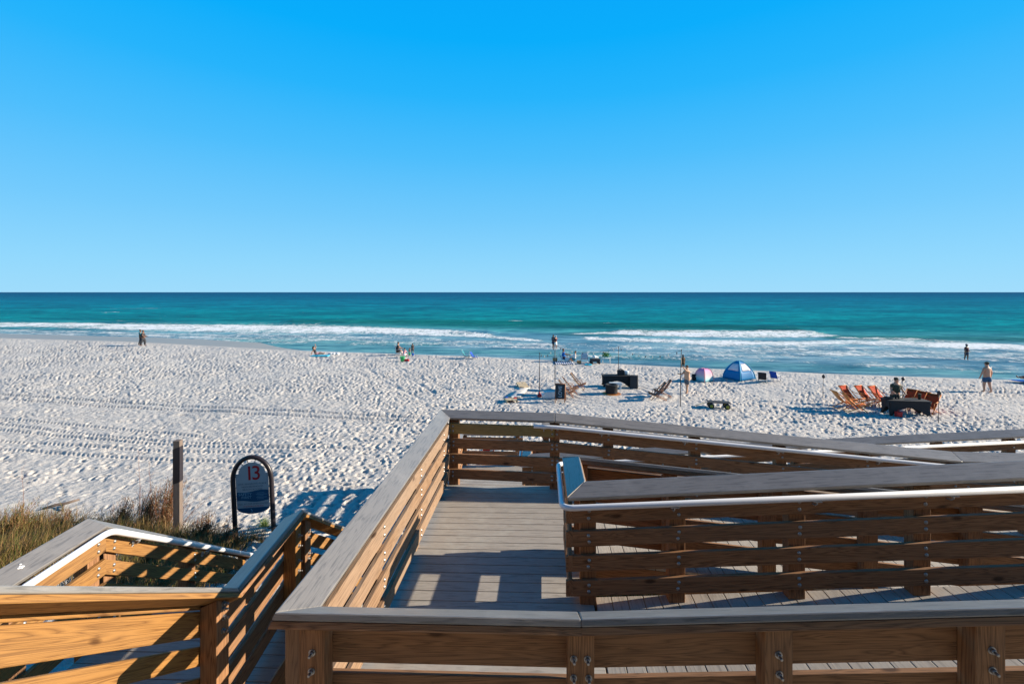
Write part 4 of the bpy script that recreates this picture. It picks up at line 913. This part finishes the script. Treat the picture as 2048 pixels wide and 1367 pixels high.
m,tt,b=nmat('pink_blue_fabric'); tc=N(tt,'ShaderNodeTexCoord'); sx=N(tt,'ShaderNodeSeparateXYZ'); tt.links.new(tc.outputs['Generated'],sx.inputs[0])
tt.links.new(ramp(tt,sx.outputs[2],[(0,(.10,.42,.50)),(.25,(.45,.62,.62)),(.55,(.72,.42,.48)),(1,(.75,.20,.45))]).outputs[0],b.inputs['Base Color']); b.inputs['Roughness'].default_value=.7; M['pinkfab']=m
dome('small pink and pale blue child tent left of the blue tent',gp(1408,761),R(30),.95,.85,.88,'pinkfab','pink',None,.62)
p=gp(1390,760); mb=MB(); mb.box((0,0,.22),(.40,.26,.44)); mb.tube([(-.1,-.13,.3),(-.1,-.2,.45),(.1,-.2,.45),(.1,-.13,.3)],.02,6); mb.box((0,-.15,.14),(.28,.08,.2)); simple('backpack','black backpack beside the pink child tent','bag',mb,'dark',p,bevel=.05)
GB='low beach chairs near the tents'
c=beach_chair('black and green low beach chair right of the blue tent','dark',GB,.95,.22); c.location=gp(1525,765); c.rotation_euler=(0,0,R(58))
c2=beach_chair('bright blue low beach chair behind the black one','royal',GB,.9,.25); c2.location=gp(1550,762); c2.rotation_euler=(0,0,R(35))
# ---------------------------------------------------------------- shoreline group
G1=lambda px,py:gp(px,py)
a=gp(1112,727); b_=gp(1143,725); mb=MB(); mb.sheet([[Vector((x_,y_,.015+.012*math.sin(x_*9+y_*3))) for x_ in np.linspace(-.85,.85,14)] for y_ in np.linspace(-.75,.75,8)]); o=mb.build('striped_towel',M['tstripe'],solid=.012); o.location=((a+b_)/2)+Vector((0,0,.02)); tag(o,'navy and white striped towel spread on the sand','towel')
def basket(px,py,l,k=1):
    t=thing('basket',l,'basket',loc=gp(px,py),group='wicker baskets'); m_=MB(); m_.lathe([(.16*k,0),(.21*k,.12*k),(.20*k,.26*k),(.22*k,.28*k),(.19*k,.28*k),(.15*k,.05*k)],(0,0,0),14); m_.build('bowl',M['basket'],t)
    MB().tube([(-.2*k,0,.27*k),(-.15*k,0,.42*k),(0,0,.47*k),(.15*k,0,.42*k),(.2*k,0,.27*k)],.012,6).build('handle',M['basket'],t); return t
basket(1110,722,'wicker basket on the left end of the striped towel',1.05); basket(1158,727,'wicker basket between the seated pair and the striped chair',.95)
GC='beach chairs of the shoreline group'
c=beach_chair('royal blue chair with the man in a blue shirt','royal',GC); c.location=gp(1126,722); c.rotation_euler=(0,0,R(-4))
person('man in blue shirt sitting in the royal blue beach chair',gp(1128,722),R(-94),1.7,1.25,lean=(0,-.12,1),up_l=(-.2,.8,-.6),fo_l=(0,1,-.1),up_r=(.2,.8,-.6),fo_r=(0,1,0),th_l=(-.15,1,.12),sh_l=(0,.8,-.6),th_r=(.15,1,.12),sh_r=(0,.7,-.7),skin='skin_deep',shirt='blue_shirt',shorts='maroon',sit=True,ground=gp(1128,722).z)
person('person wrapped in a white towel sitting opposite the man in blue',gp(1149,724),R(80),1.55,1.0,lean=(0,-.15,1),up_l=(-.3,.7,-.6),fo_l=(.2,1,.3),up_r=(.3,.7,-.6),fo_r=(-.2,1,.3),th_l=(-.2,1,.4),sh_l=(0,.5,-.9),th_r=(.2,1,.4),sh_r=(0,.5,-.9),skin='skin_tan',shirt='white_cloth',shorts='teal_cloth',sleeves=1,sit=True,ground=gp(1149,724).z,hair='hair_brown')
c=beach_chair('blue and white striped beach chair, back towards us','bstripe',GC,1.08,.2); c.location=gp(1169,724); c.rotation_euler=(0,0,R(82))
p=gp(1135,723); mb=MB(); mb.loft([(-.2,-.1,0),(.2,-.1,0),(.2,.1,0),(-.2,.1,0)],[(-.22,-.08,.42),(.22,-.08,.42),(.22,.08,.42),(-.22,.08,.42)]); mb.tube([(-.1,0,.4),(-.08,0,.55),(.08,0,.55),(.1,0,.4)],.012,6); simple('tote_bag','pale tote bag beside the royal blue chair','bag',mb,'white_cloth',p,bevel=.03)
p=gp(1181,724); mb=MB(); mb.box((0,0,.20),(.5,.35,.4)); mb.tube([(-.15,0,.4),(-.1,0,.52),(.1,0,.52),(.15,0,.4)],.018,6); simple('cool_bag','black cool bag between the striped chair and the wagon','bag',mb,'dark',p,bevel=.06)
p=gp(1190,727); t=thing('beach_wagon','folding wagon loaded with beach things','wagon',loc=p,rz=R(4)); mb=MB(); mb.box((0,0,.32),(.85,.45,.26)); mb.build('wagon_body',M['charcoal'],t,bevel=.03)
for sx in (-1,1):
    for sy in (-1,1): wm=MB(); wm.lathe([(.02,-.03),(.11,-.03),(.12,0),(.11,.03),(.02,.03)],(0,0,0),12); w_=wm.build('wheel',M['dark'],t); w_.rotation_euler=(R(90),0,0); w_.location=(sx*.32,sy*.24,.12)
mb=MB(); mb.tube([(.42,0,.35),(.75,0,.75)],.012,6); mb.build('handle',M['dark'],t)
p2=Vector(p)+Vector((-.05,.02,.45)); mb=MB(); mb.ball((0,0,.14),.2,10,.8); mb.ball((.22,.05,.1),.15,10,.8); simple('bundled_towels','pale bundle of towels on top of the wagon','towels',mb,'white_cloth',p2)
c=beach_chair('pale blue beach chair holding a person in a white cap','light_blue',GC,1.0,.2); c.location=gp(1199,722); c.rotation_euler=(0,0,R(80))
person('person in a white cap sitting in the pale blue beach chair',gp(1199,721),R(-12),1.7,1.0,lean=(0,-.15,1),th_l=(-.15,1,.1),sh_l=(0,.6,-.8),th_r=(.15,1,.1),sh_r=(0,.6,-.8),up_l=(-.3,.5,-.9),up_r=(.3,.5,-.9),skin='skin_fair',shirt='blue_shirt',shorts='navy',sit=True,hat='cap_white',ground=gp(1199,721).z)
p=gp(1213,726); t=thing('camp_table','small white camp table carrying a bushy green bundle','table',loc=p); mb=MB(); mb.box((0,0,.45),(.75,.45,.03)); mb.build('table_top',M['white_cloth'],t)
for sx in (-1,1):
    for sy in (-1,1): MB().tube([(sx*.33,sy*.18,0),(sx*.3,sy*.18,.44)],.014,6).build('leg',M['white_cloth'],t)
mb=MB()
for i in range(160):
    v_=Vector((random.gauss(0,.17),random.gauss(0,.12),.28+random.gauss(0,.13))); a_=random.uniform(0,6.3); mb.loft([v_,v_+Vector((.05*math.cos(a_),.05*math.sin(a_),.02)),v_+Vector((.0,.02,.03))],[v_+Vector((.0,.01,.07)),v_+Vector((.05*math.cos(a_),.05*math.sin(a_)+.01,.08)),v_+Vector((.01,.02,.09))])
simple('green_bundle','bushy bright green bundle on the white camp table','plant',mb,'leaf_green',Vector(p)+Vector((-.02,0,.42)))
p=gp(1176,730); mb=MB(); mb.sheet([[Vector((x_,y_,.05+.04*math.sin(x_*11)*math.cos(y_*13))) for x_ in np.linspace(-.32,.32,8)] for y_ in np.linspace(-.2,.2,6)]); o=mb.build('crumpled_towel',M['light_blue'],solid=.03); o.location=p; tag(o,'crumpled light blue towel in front of the striped chair','towel')
# left groups
p=gp(640,712); mb=MB(); mb.box((0,0,.05),(1.7,.75,.08)); o=simple('lounge_mat','bright blue mat under the sunbathing woman','mat',mb,'light_blue',p,R(2),bevel=.03)
person('sunbathing woman in black leaning back on the blue mat with an arm raised',gp(632,711),R(-92),1.65,.9,lean=(0,-.45,1),up_l=(-.3,.3,1),fo_l=(.3,-.1,.6),up_r=(.3,-.5,-.9),fo_r=(0,-.2,-1),th_l=(-.1,1,.45),sh_l=(0,1,-.35),th_r=(.1,1,.1),sh_r=(0,1,-.02),skin='skin_tan',shirt='charcoal',shorts='pink',sleeves=.2,sit=True,longhair=True,ground=gp(632,711).z+.08)
p=gp(668,709); mb=MB()
for i in range(9): mb.ball((random.uniform(-.5,.5),random.uniform(-.15,.15),.08),random.uniform(.12,.2),8,.8)
simple('towel_heap','crumpled pale towels heaped at the feet of the sunbathing woman','towels',mb,'white_cloth',p)
p=gp(795,710); t=beach_chair('grey camp chair holding the man in black','sling_grey',None,1.25,.12); t.location=p; t.rotation_euler=(0,0,R(12))
person('man in black shirt sitting in the grey camp chair by the water',p,R(-78),1.7,1.25,lean=(0,.1,1),up_l=(-.2,.6,-.7),fo_l=(0,1,-.3),up_r=(.2,.6,-.7),fo_r=(0,1,-.3),th_l=(-.15,1,0),sh_l=(0,.15,-1),th_r=(.15,1,0),sh_r=(0,.15,-1),shirt='charcoal',shorts='charcoal',sit=True,ground=p.z)
person('small child in pink crouching beside the camp chair, back to us',gp(808,715),R(-10),1.25,1.0,lean=(0,.35,1),up_l=(-.3,.7,-.7),fo_l=(0,1,-.6),up_r=(.3,.7,-.7),fo_r=(0,1,-.6),th_l=(-.3,1,.1),sh_l=(-.1,-.3,-1),th_r=(.3,1,.1),sh_r=(.1,-.3,-1),skin='skin_fair',shirt='pink',shorts='white_cloth',group=None)
person('slim child standing at the water edge in dark swimwear',gp(825,709),R(20),1.12,.9,skin='skin_deep',shorts='charcoal',shirt='charcoal',sleeves=.2)
person('toddler standing beside the child at the water edge',gp(819,708),R(-20),.85,1.0,skin='skin_tan',shorts='teal_cloth')
def bucket(px,py,mt,l,k=1): 
    t=thing('bucket',l,'bucket',loc=gp(px,py),group='toy buckets at the shoreline'); m_=MB(); m_.lathe([(.11*k,0),(.15*k,.26*k),(.165*k,.27*k),(.165*k,.29*k),(.14*k,.29*k),(.10*k,.03*k)],(0,0,0),14); m_.build('pail',M[mt],t); MB().tube([(-.15*k,0,.28*k),(-.12*k,.0,.4*k),(0,0,.45*k),(.12*k,0,.4*k),(.15*k,0,.28*k)],.008,5).build('handle',M['white_cloth'],t)
bucket(805,722,'green_plastic','large pale green bucket in front of the child in pink',1.5); bucket(819,710,'green_plastic','small bright green bucket right of the child in pink',.8); bucket(826,711,'blue_plastic','small blue bucket beside the small green one',.8)
p=gp(813,722); mb=MB(); mb.box((0,0,.10),(.35,.2,.2)); mb.ball((.16,0,.1),.11,8); mb.tube([(-.2,0,.1),(-.32,.05,.22)],.03,6); simple('toy_truck','red sand toy beside the large green bucket','toy',mb,'red',p,bevel=.03)
GE='empty low chairs at the water edge'
c=beach_chair('empty teal low chair facing right at the water edge','teal_cloth',GE,.95,.3); c.location=gp(932,716); c.rotation_euler=(0,0,R(-8))
c=beach_chair('empty royal blue low chair beside the teal one','royal',GE,.8,.3); c.location=gp(948,717); c.rotation_euler=(0,0,R(-20))
# people in and by the water
person('man in black T-shirt and long dark trousers walking along the wet sand',gp(286,691),R(-75),1.8,1.35,shirt='charcoal',shorts='charcoal',long=True,th_l=(0,.38,-1),sh_l=(0,-.05,-1),th_r=(0,-.22,-1),sh_r=(0,-.35,-1),up_l=(-.3,.3,-1),fo_l=(.3,.7,-.3),up_r=(.3,.3,-1),fo_r=(-.3,.7,-.3),skin='skin_deep')
person('slimmer person in teal walking on the far side of the man in black',gp(280.5,690.5),R(-75),1.84,.85,shirt='teal_cloth',shorts='charcoal',long=True,th_l=(0,-.2,-1),sh_l=(0,-.3,-1),th_r=(0,.3,-1),sh_r=(0,0,-1),skin='skin_deep')
q=W(1106.5,696,HW); person('man in dark blue embracing a woman in the shallow water',q,R(-50),1.8,1.35,shirt='navy',shorts='navy',skin='skin_deep',up_l=(-.1,.6,-.7),fo_l=(.6,.7,0),up_r=(.1,.8,-.5),fo_r=(.2,1,.1),ground=ZW-.03)
q=W(1111.5,696.5,HW); person('woman in red top and white cap embracing the man in dark blue',q,R(45),1.7,1.15,shirt='maroon',skirt='white_cloth',shorts='white_cloth',hat='cap_white',skin='skin_tan',up_l=(-.1,.9,-.4),fo_l=(-.2,1,.1),up_r=(.2,.8,-.4),fo_r=(-.4,1,0),ground=ZW-.03,sleeves=.3)
person('woman in brown beachwear walking towards the sea behind the pole',gp(1366,734),R(8),1.5,1.1,shirt='brown_suit',shorts='brown_suit',skin='skin_deep',longhair=True,sleeves=.3,th_l=(0,.2,-1),th_r=(0,-.12,-1))
p=gp(1374,787); d_=math.hypot(T4.x-p.x,T4.y-p.y); ang=math.atan2(T4.y-.0-p.y-1.0,T4.x-p.x)
person('shirtless boy in grey shorts holding the light pole upright',p,R(112),1.72,1.2,up_l=(-.1,1,.35),fo_l=(.1,.75,.8),up_r=(0,.7,-.6),fo_r=(-.1,1,.12),shorts='grey_shorts',skin='skin_boy',hair='hair_brown',th_l=(-.02,.22,-1),sh_l=(0,.05,-1),th_r=(.03,-.15,-1),sh_r=(0,-.2,-1),look=(.0,1,.25))
person('shirtless man in blue swim shorts walking towards the sea, back to us',gp(1974,784),R(8),1.86,1.25,up_l=(-.55,.0,-1),fo_l=(-.25,.25,-1),up_r=(.55,0,-1),fo_r=(.12,.25,-1),shorts='swim_blue',skin='skin_fair',hat='olive',th_l=(-.02,.18,-1),sh_l=(0,-.02,-1),th_r=(.0,-.14,-1),sh_r=(0,-.25,-1))
q=W(1933,719,HW); person('person in maroon shirt and cap wading through the shallows',q,R(-150),1.75,1.5,shirt='maroon',shorts='navy',hat='navy',skin='skin_deep',up_l=(-.4,.0,-1),fo_l=(.3,.6,-.4),up_r=(.6,.0,-1),fo_r=(.35,.1,-1),th_l=(0,.2,-1),th_r=(0,-.2,-1),ground=ZW-.05,sleeves=.8)
# sunbather lying on a towel
p=Vector((36.0,32.6,gz(36.0,32.6)+.14)); mb=MB(); mb.sheet([[Vector((x_,y_,.02+.008*math.sin(x_*7+y_*9))) for x_ in np.linspace(-1.1,1.1,12)] for y_ in np.linspace(-.4,.4,5)]); o=mb.build('beach_towel',M['blue_plastic'],solid=.02); o.location=p; o.rotation_euler=(0,0,R(-6)); tag(o,'bright blue towel under the sunbather at the right edge','towel')
person('sunbather lying on the blue towel with one knee raised',(36.1,32.6),R(84),1.7,1.2,lean=(0,-1,.12),th_l=(-.1,1,.0),sh_l=(0,1,-.02),th_r=(.1,1,.18),sh_r=(0,1,-.2),up_l=(-.5,.8,.0),fo_l=(0,1,0),up_r=(.4,.9,-.1),fo_r=(-.3,1,.1),skin='skin_deep',shorts='charcoal',sit=True,ground=gz(36.1,32.6)+.24,look=(0,.3,1))
# ---------------------------------------------------------------- orange chairs, table, torches
GO='orange framed sling chairs in a ring'
c=sling_chair('front orange sling chair at the left side of the ring, seen from the side','orange_wood','orange_wood',False,GO,1.02); c.location=gp(1712,822); c.rotation_euler=(0,0,R(-12))
for ch in c.children:
    if ch.name.startswith('sling'): ch['label']='orange canvas sling'
dup(c,'leftmost orange sling chair, half behind the front one',gp(1690,815),R(-4))
c=sling_chair('red sling chair at the left end of the back row','orange_wood','red_sling',False,GO,1.02); c.location=gp(1705,808); c.rotation_euler=(0,0,R(-76))
for px,py,rz,l in ((1737,808,-76,'red sling chair in the middle of the back row'),(1765,809,-74,'red sling chair at the right end of the back row, next to the man'),
     (1815,815,205,'red sling chair right behind the man in olive'),(1836,820,206,'red sling chair in the middle of the right side, behind the black table'),(1857,826,208,'rightmost red sling chair beside the end of the black table')): dup(c,l,gp(px,py),R(rz))
tb=gp(1811,829); cover_table('black stretch covered table in front of the orange chairs',R(-9),tb,1.95,.78,.78,group='black covered tables')
e_=Vector((math.cos(R(-9)),math.sin(R(-9)),0))
mb=MB(); mb.lathe([(.2,0),(.24,.07),(.22,.08),(.18,.02)],(0,0,0),14); simple('serving_bowl','black serving bowl at the left end of the front table','bowl',mb,'dark',tb-e_*.78+Vector((0,0,.80)))
for k_,l in ((-.42,'left dark bottle on the front table'),(-.28,'right dark bottle on the front table')):
    mb=MB(); mb.lathe([(.035,0),(.035,.16),(.014,.21),(.014,.27)],(0,0,0),10); simple('bottle',l,'bottle',mb,'dark',tb+e_*k_+Vector((0,.05,.797)),group='bottles on the front table')
mb=MB(); mb.lathe([(.06,0),(.07,.28),(.075,.29),(.05,.29)],(0,0,0),12); simple('glass_vase','grey-green glass vase standing at the right end of the front table','vase',mb,'olive',tb+e_*.72+Vector((0,.1,.797)))
p=gp(1797,833); mb=MB(); mb.box((0,0,.13),(.26,.2,.26)); mb.tube([(-.1,0,.26),(0,0,.34),(.1,0,.26)],.012,6); simple('red_cooler','small red cooler box under the black front table','cooler',mb,'red',p,bevel=.02)
p=gp(1747,813); t=thing('side_table','small dark side table left of the black front table','table',loc=p); mb=MB(); mb.box((0,0,.40),(.5,.4,.03)); mb.build('table_top',M['dark_wood'],t)
for sx in (-1,1):
    for sy in (-1,1): MB().tube([(sx*.2,sy*.15,0),(sx*.2,sy*.15,.39)],.018,6).build('leg',M['dark_wood'],t)
person('man in olive T-shirt and cap standing behind the black front table',gp(1790,822),R(178),1.74,1.35,lean=(0,.12,1),shirt='olive',shorts='olive',hat='olive',skin='skin_fair',up_l=(-.3,.3,-1),fo_l=(.1,.9,-.5),up_r=(.35,.2,-1),fo_r=(0,.9,-.4))
def torch(px,py,top,l):
    p=gp(px,py); h=(py-top)/(F/p.y); t=thing('tiki_torch',l,'torch',loc=p,group='black torches round the orange chairs'); MB().tube([(0,0,-.2),(0,0,h*.5),(.03,0,h-.22)],.013,6).build('stake',M['black'],t)
    mb=MB(); mb.lathe([(.035,h-.24),(.075,h-.20),(.085,h-.08),(.06,h-.05),(.03,h-.03),(.012,h)],(.03,0,0),12); mb.build('burner',M['black'],t)
torch(1646,799,748,'black torch left of the orange chairs'); torch(1805,796,753,'black torch behind the man in olive'); torch(1877,847,780,'black torch right of the front table, nearest to us')
# ---------------------------------------------------------------- vegetation
m,tt,b=nmat('dune_grass'); ge=N(tt,'ShaderNodeNewGeometry')
tt.links.new(ramp(tt,ge.outputs['Random Per Island'],[(0,(.05,.07,.012)),(.22,(.11,.12,.025)),(.45,(.22,.155,.055)),(.75,(.34,.22,.10)),(1,(.17,.08,.035))]).outputs[0],b.inputs['Base Color']); b.inputs['Roughness'].default_value=.7; b.inputs['Specular IOR Level'].default_value=.2; M['grass']=m
m,tt,b=nmat('dry_shrub'); ge=N(tt,'ShaderNodeNewGeometry')
tt.links.new(ramp(tt,ge.outputs['Random Per Island'],[(0,(.05,.06,.015)),(.4,(.12,.07,.03)),(.75,(.19,.10,.05)),(1,(.27,.19,.10))]).outputs[0],b.inputs['Base Color']); b.inputs['Roughness'].default_value=.8; M['shrub']=m
m,tt,b=nmat('fresh_grass'); ge=N(tt,'ShaderNodeNewGeometry')
tt.links.new(ramp(tt,ge.outputs['Random Per Island'],[(0,(.05,.12,.01)),(.6,(.13,.22,.02)),(1,(.25,.27,.07))]).outputs[0],b.inputs['Base Color']); b.inputs['Roughness'].default_value=.7; M['fresh']=m
def blade(mb,p,h,a,bend,wd):
    o=len(mb.v); dx,dy=math.cos(a),math.sin(a); wx,wy=-dy*wd,dx*wd
    for i,(t_,s_) in enumerate(((0,1),(.4,.8),(.75,.5),(1,.08))):
        r_=bend*t_**1.8*h; z=h*t_*(1-.25*bend*t_); x=p[0]+dx*r_; y=p[1]+dy*r_; mb.v+=[(x-wx*s_,y-wy*s_,p[2]+z),(x+wx*s_,y+wy*s_,p[2]+z)]
    for i in range(3): mb.face([o+2*i,o+2*i+1,o+2*i+3,o+2*i+2])
wind=R(20)
def grassfield(n,sampler,hr,wd=.006,mb=None):
    mb=mb or MB()
    for _ in range(n):
        x,y,hs_=sampler(); z=gz(x,y)-.03; blade(mb,(x,y,z),random.uniform(*hr)*hs_,random.gauss(wind,1.1),random.uniform(.15,.9),random.uniform(.6,1.4)*wd)
    return mb
cl=[]
for (px,py,k_,h_) in ((-60,1085,.9,1.1),(10,1075,.8,1.15),(60,1065,.7,1.1),(110,1075,.6,1.0),(0,1120,.9,1.1),(-50,1140,.9,.9),(60,1110,.8,.9),(140,1080,.6,.8),(195,1070,.6,.9),(240,1078,.55,1.0),(285,1078,.5,1.0),(320,1085,.45,.8),
      (370,1090,.45,.9),(405,1095,.45,.8),(430,1100,.40,.7),(455,1100,.35,.6),(400,1120,.5,.6),(340,1125,.5,.7),(290,1130,.5,.7),(240,1140,.5,.7),(220,1165,.5,.7),(300,1165,.5,.6),(370,1160,.5,.6),(430,1150,.4,.6),(90,1150,.7,.8),(350,1190,.5,.6),(260,1195,.5,.6)):
    p=gp(px,py); cl.append((p.x,p.y,k_,h_))
def smp():
    c=random.choice(cl); return random.gauss(c[0],c[2]*.55),random.gauss(c[1],c[2]*.55),c[3]
mb=grassfield(30000,smp,(.18,.68),.005); o=mb.build('dune_grass',M['grass']); tag(o,'green and straw coloured dune grass beside the left stairs','grass',kind='stuff')
def smp2(): 
    x=random.uniform(-5.5,7); y=random.uniform(.5,9.6) if x>-1.2 else random.uniform(.5,6.5); return x,y,1
mb=grassfield(34000,smp2,(.12,.40),.006); o=mb.build('grass_under_ramps',M['fresh']); tag(o,'bright green grass growing under and between the ramps','grass',kind='stuff')
def shrub(px,py,l,n,h,wd,name='beach_shrub',mat='shrub'):
    p=gp(px,py); t=thing(name,l,'shrub',loc=p,group='brown shrubs in the dune'); tw=MB(); lf=MB()
    for i in range(n):
        a=random.uniform(0,6.28); r_=abs(random.gauss(0,wd*.35)); hh=h*random.uniform(.45,1)*(1-.35*r_/wd); b0_=Vector((r_*.5*math.cos(a),r_*.5*math.sin(a),-.05)); e_=Vector((r_*1.3*math.cos(a)+.25*hh,r_*1.3*math.sin(a)+.04,hh)); md=(b0_+e_)/2+Vector((random.gauss(0,.04),random.gauss(0,.04),.05))
        tw.tube([b0_,md,e_],[.006,.004,.002],4,False)
        for j in range(26):
            u=random.uniform(.2,1); q_=b0_.lerp(e_,u)+Vector((random.gauss(0,.022),random.gauss(0,.022),random.gauss(0,.02))); blade(lf,(q_.x,q_.y,q_.z),random.uniform(.04,.10),random.uniform(0,6.3),random.uniform(.2,1),.004)
    tw.build('twigs',M['dark_wood'],t); lf.build('leaves',M[mat],t)
shrub(322,1068,'tall reddish brown shrub leaning against the wooden post',130,1.6,.7); shrub(285,1066,'broad brown shrub left of the tall one',95,1.25,.65); shrub(235,1068,'lower brown shrub further left in the dune',75,1.0,.65); shrub(400,1092,'low brown shrub right of the wooden post',70,.8,.6); shrub(445,1100,'lowest brown shrub close to the sign foot',45,.5,.5); shrub(120,1072,'thin brown shrub beside the driftwood',55,.7,.7); shrub(20,1080,'green-brown shrub at the left edge of the picture',90,.95,.9,mat='grass')
for px,py,hh in ((45,1045,1.5),(278,1050,2.0),(300,1055,1.7)):
    p=gp(px,py); mb=MB(); mb.tube([(0,0,-.1),(.03,0,hh*.5),(-.03,0,hh)],[.008,.005,.002],4)
    for i in range(14):
        z=hh*random.uniform(.35,1); a=random.uniform(0,6.3); mb.tube([(0,0,z),(.12*math.cos(a),.12*math.sin(a),z+.12)],[.003,.001],3)
    simple('dry_stalk',{45:'thin dry stalk standing alone at the far left',278:'tallest thin dry stalk above the brown shrubs',300:'thin dry stalk close to the wooden post'}[px],'stalk',mb,'dark_wood',p,group='dry stalks in the dune')
p=gp(528,1052); mb=MB()
for _ in range(220): blade(mb,(random.gauss(0,.07),random.gauss(0,.07),-.02),random.uniform(.12,.30),random.uniform(0,6.3),random.uniform(.2,.9),.004)
simple('grass_tuft','small green tuft in the sand between the sign legs','grass',mb,'fresh',p)
p=gp(500,1085); mb=MB()
for _ in range(260): blade(mb,(random.gauss(0,.16),random.gauss(0,.10),-.02),random.uniform(.2,.55),random.gauss(.3,.9),random.uniform(.4,1.2),.005)
simple('grass_clump','straggling grass at the foot of the sign','grass',mb,'grass',p)
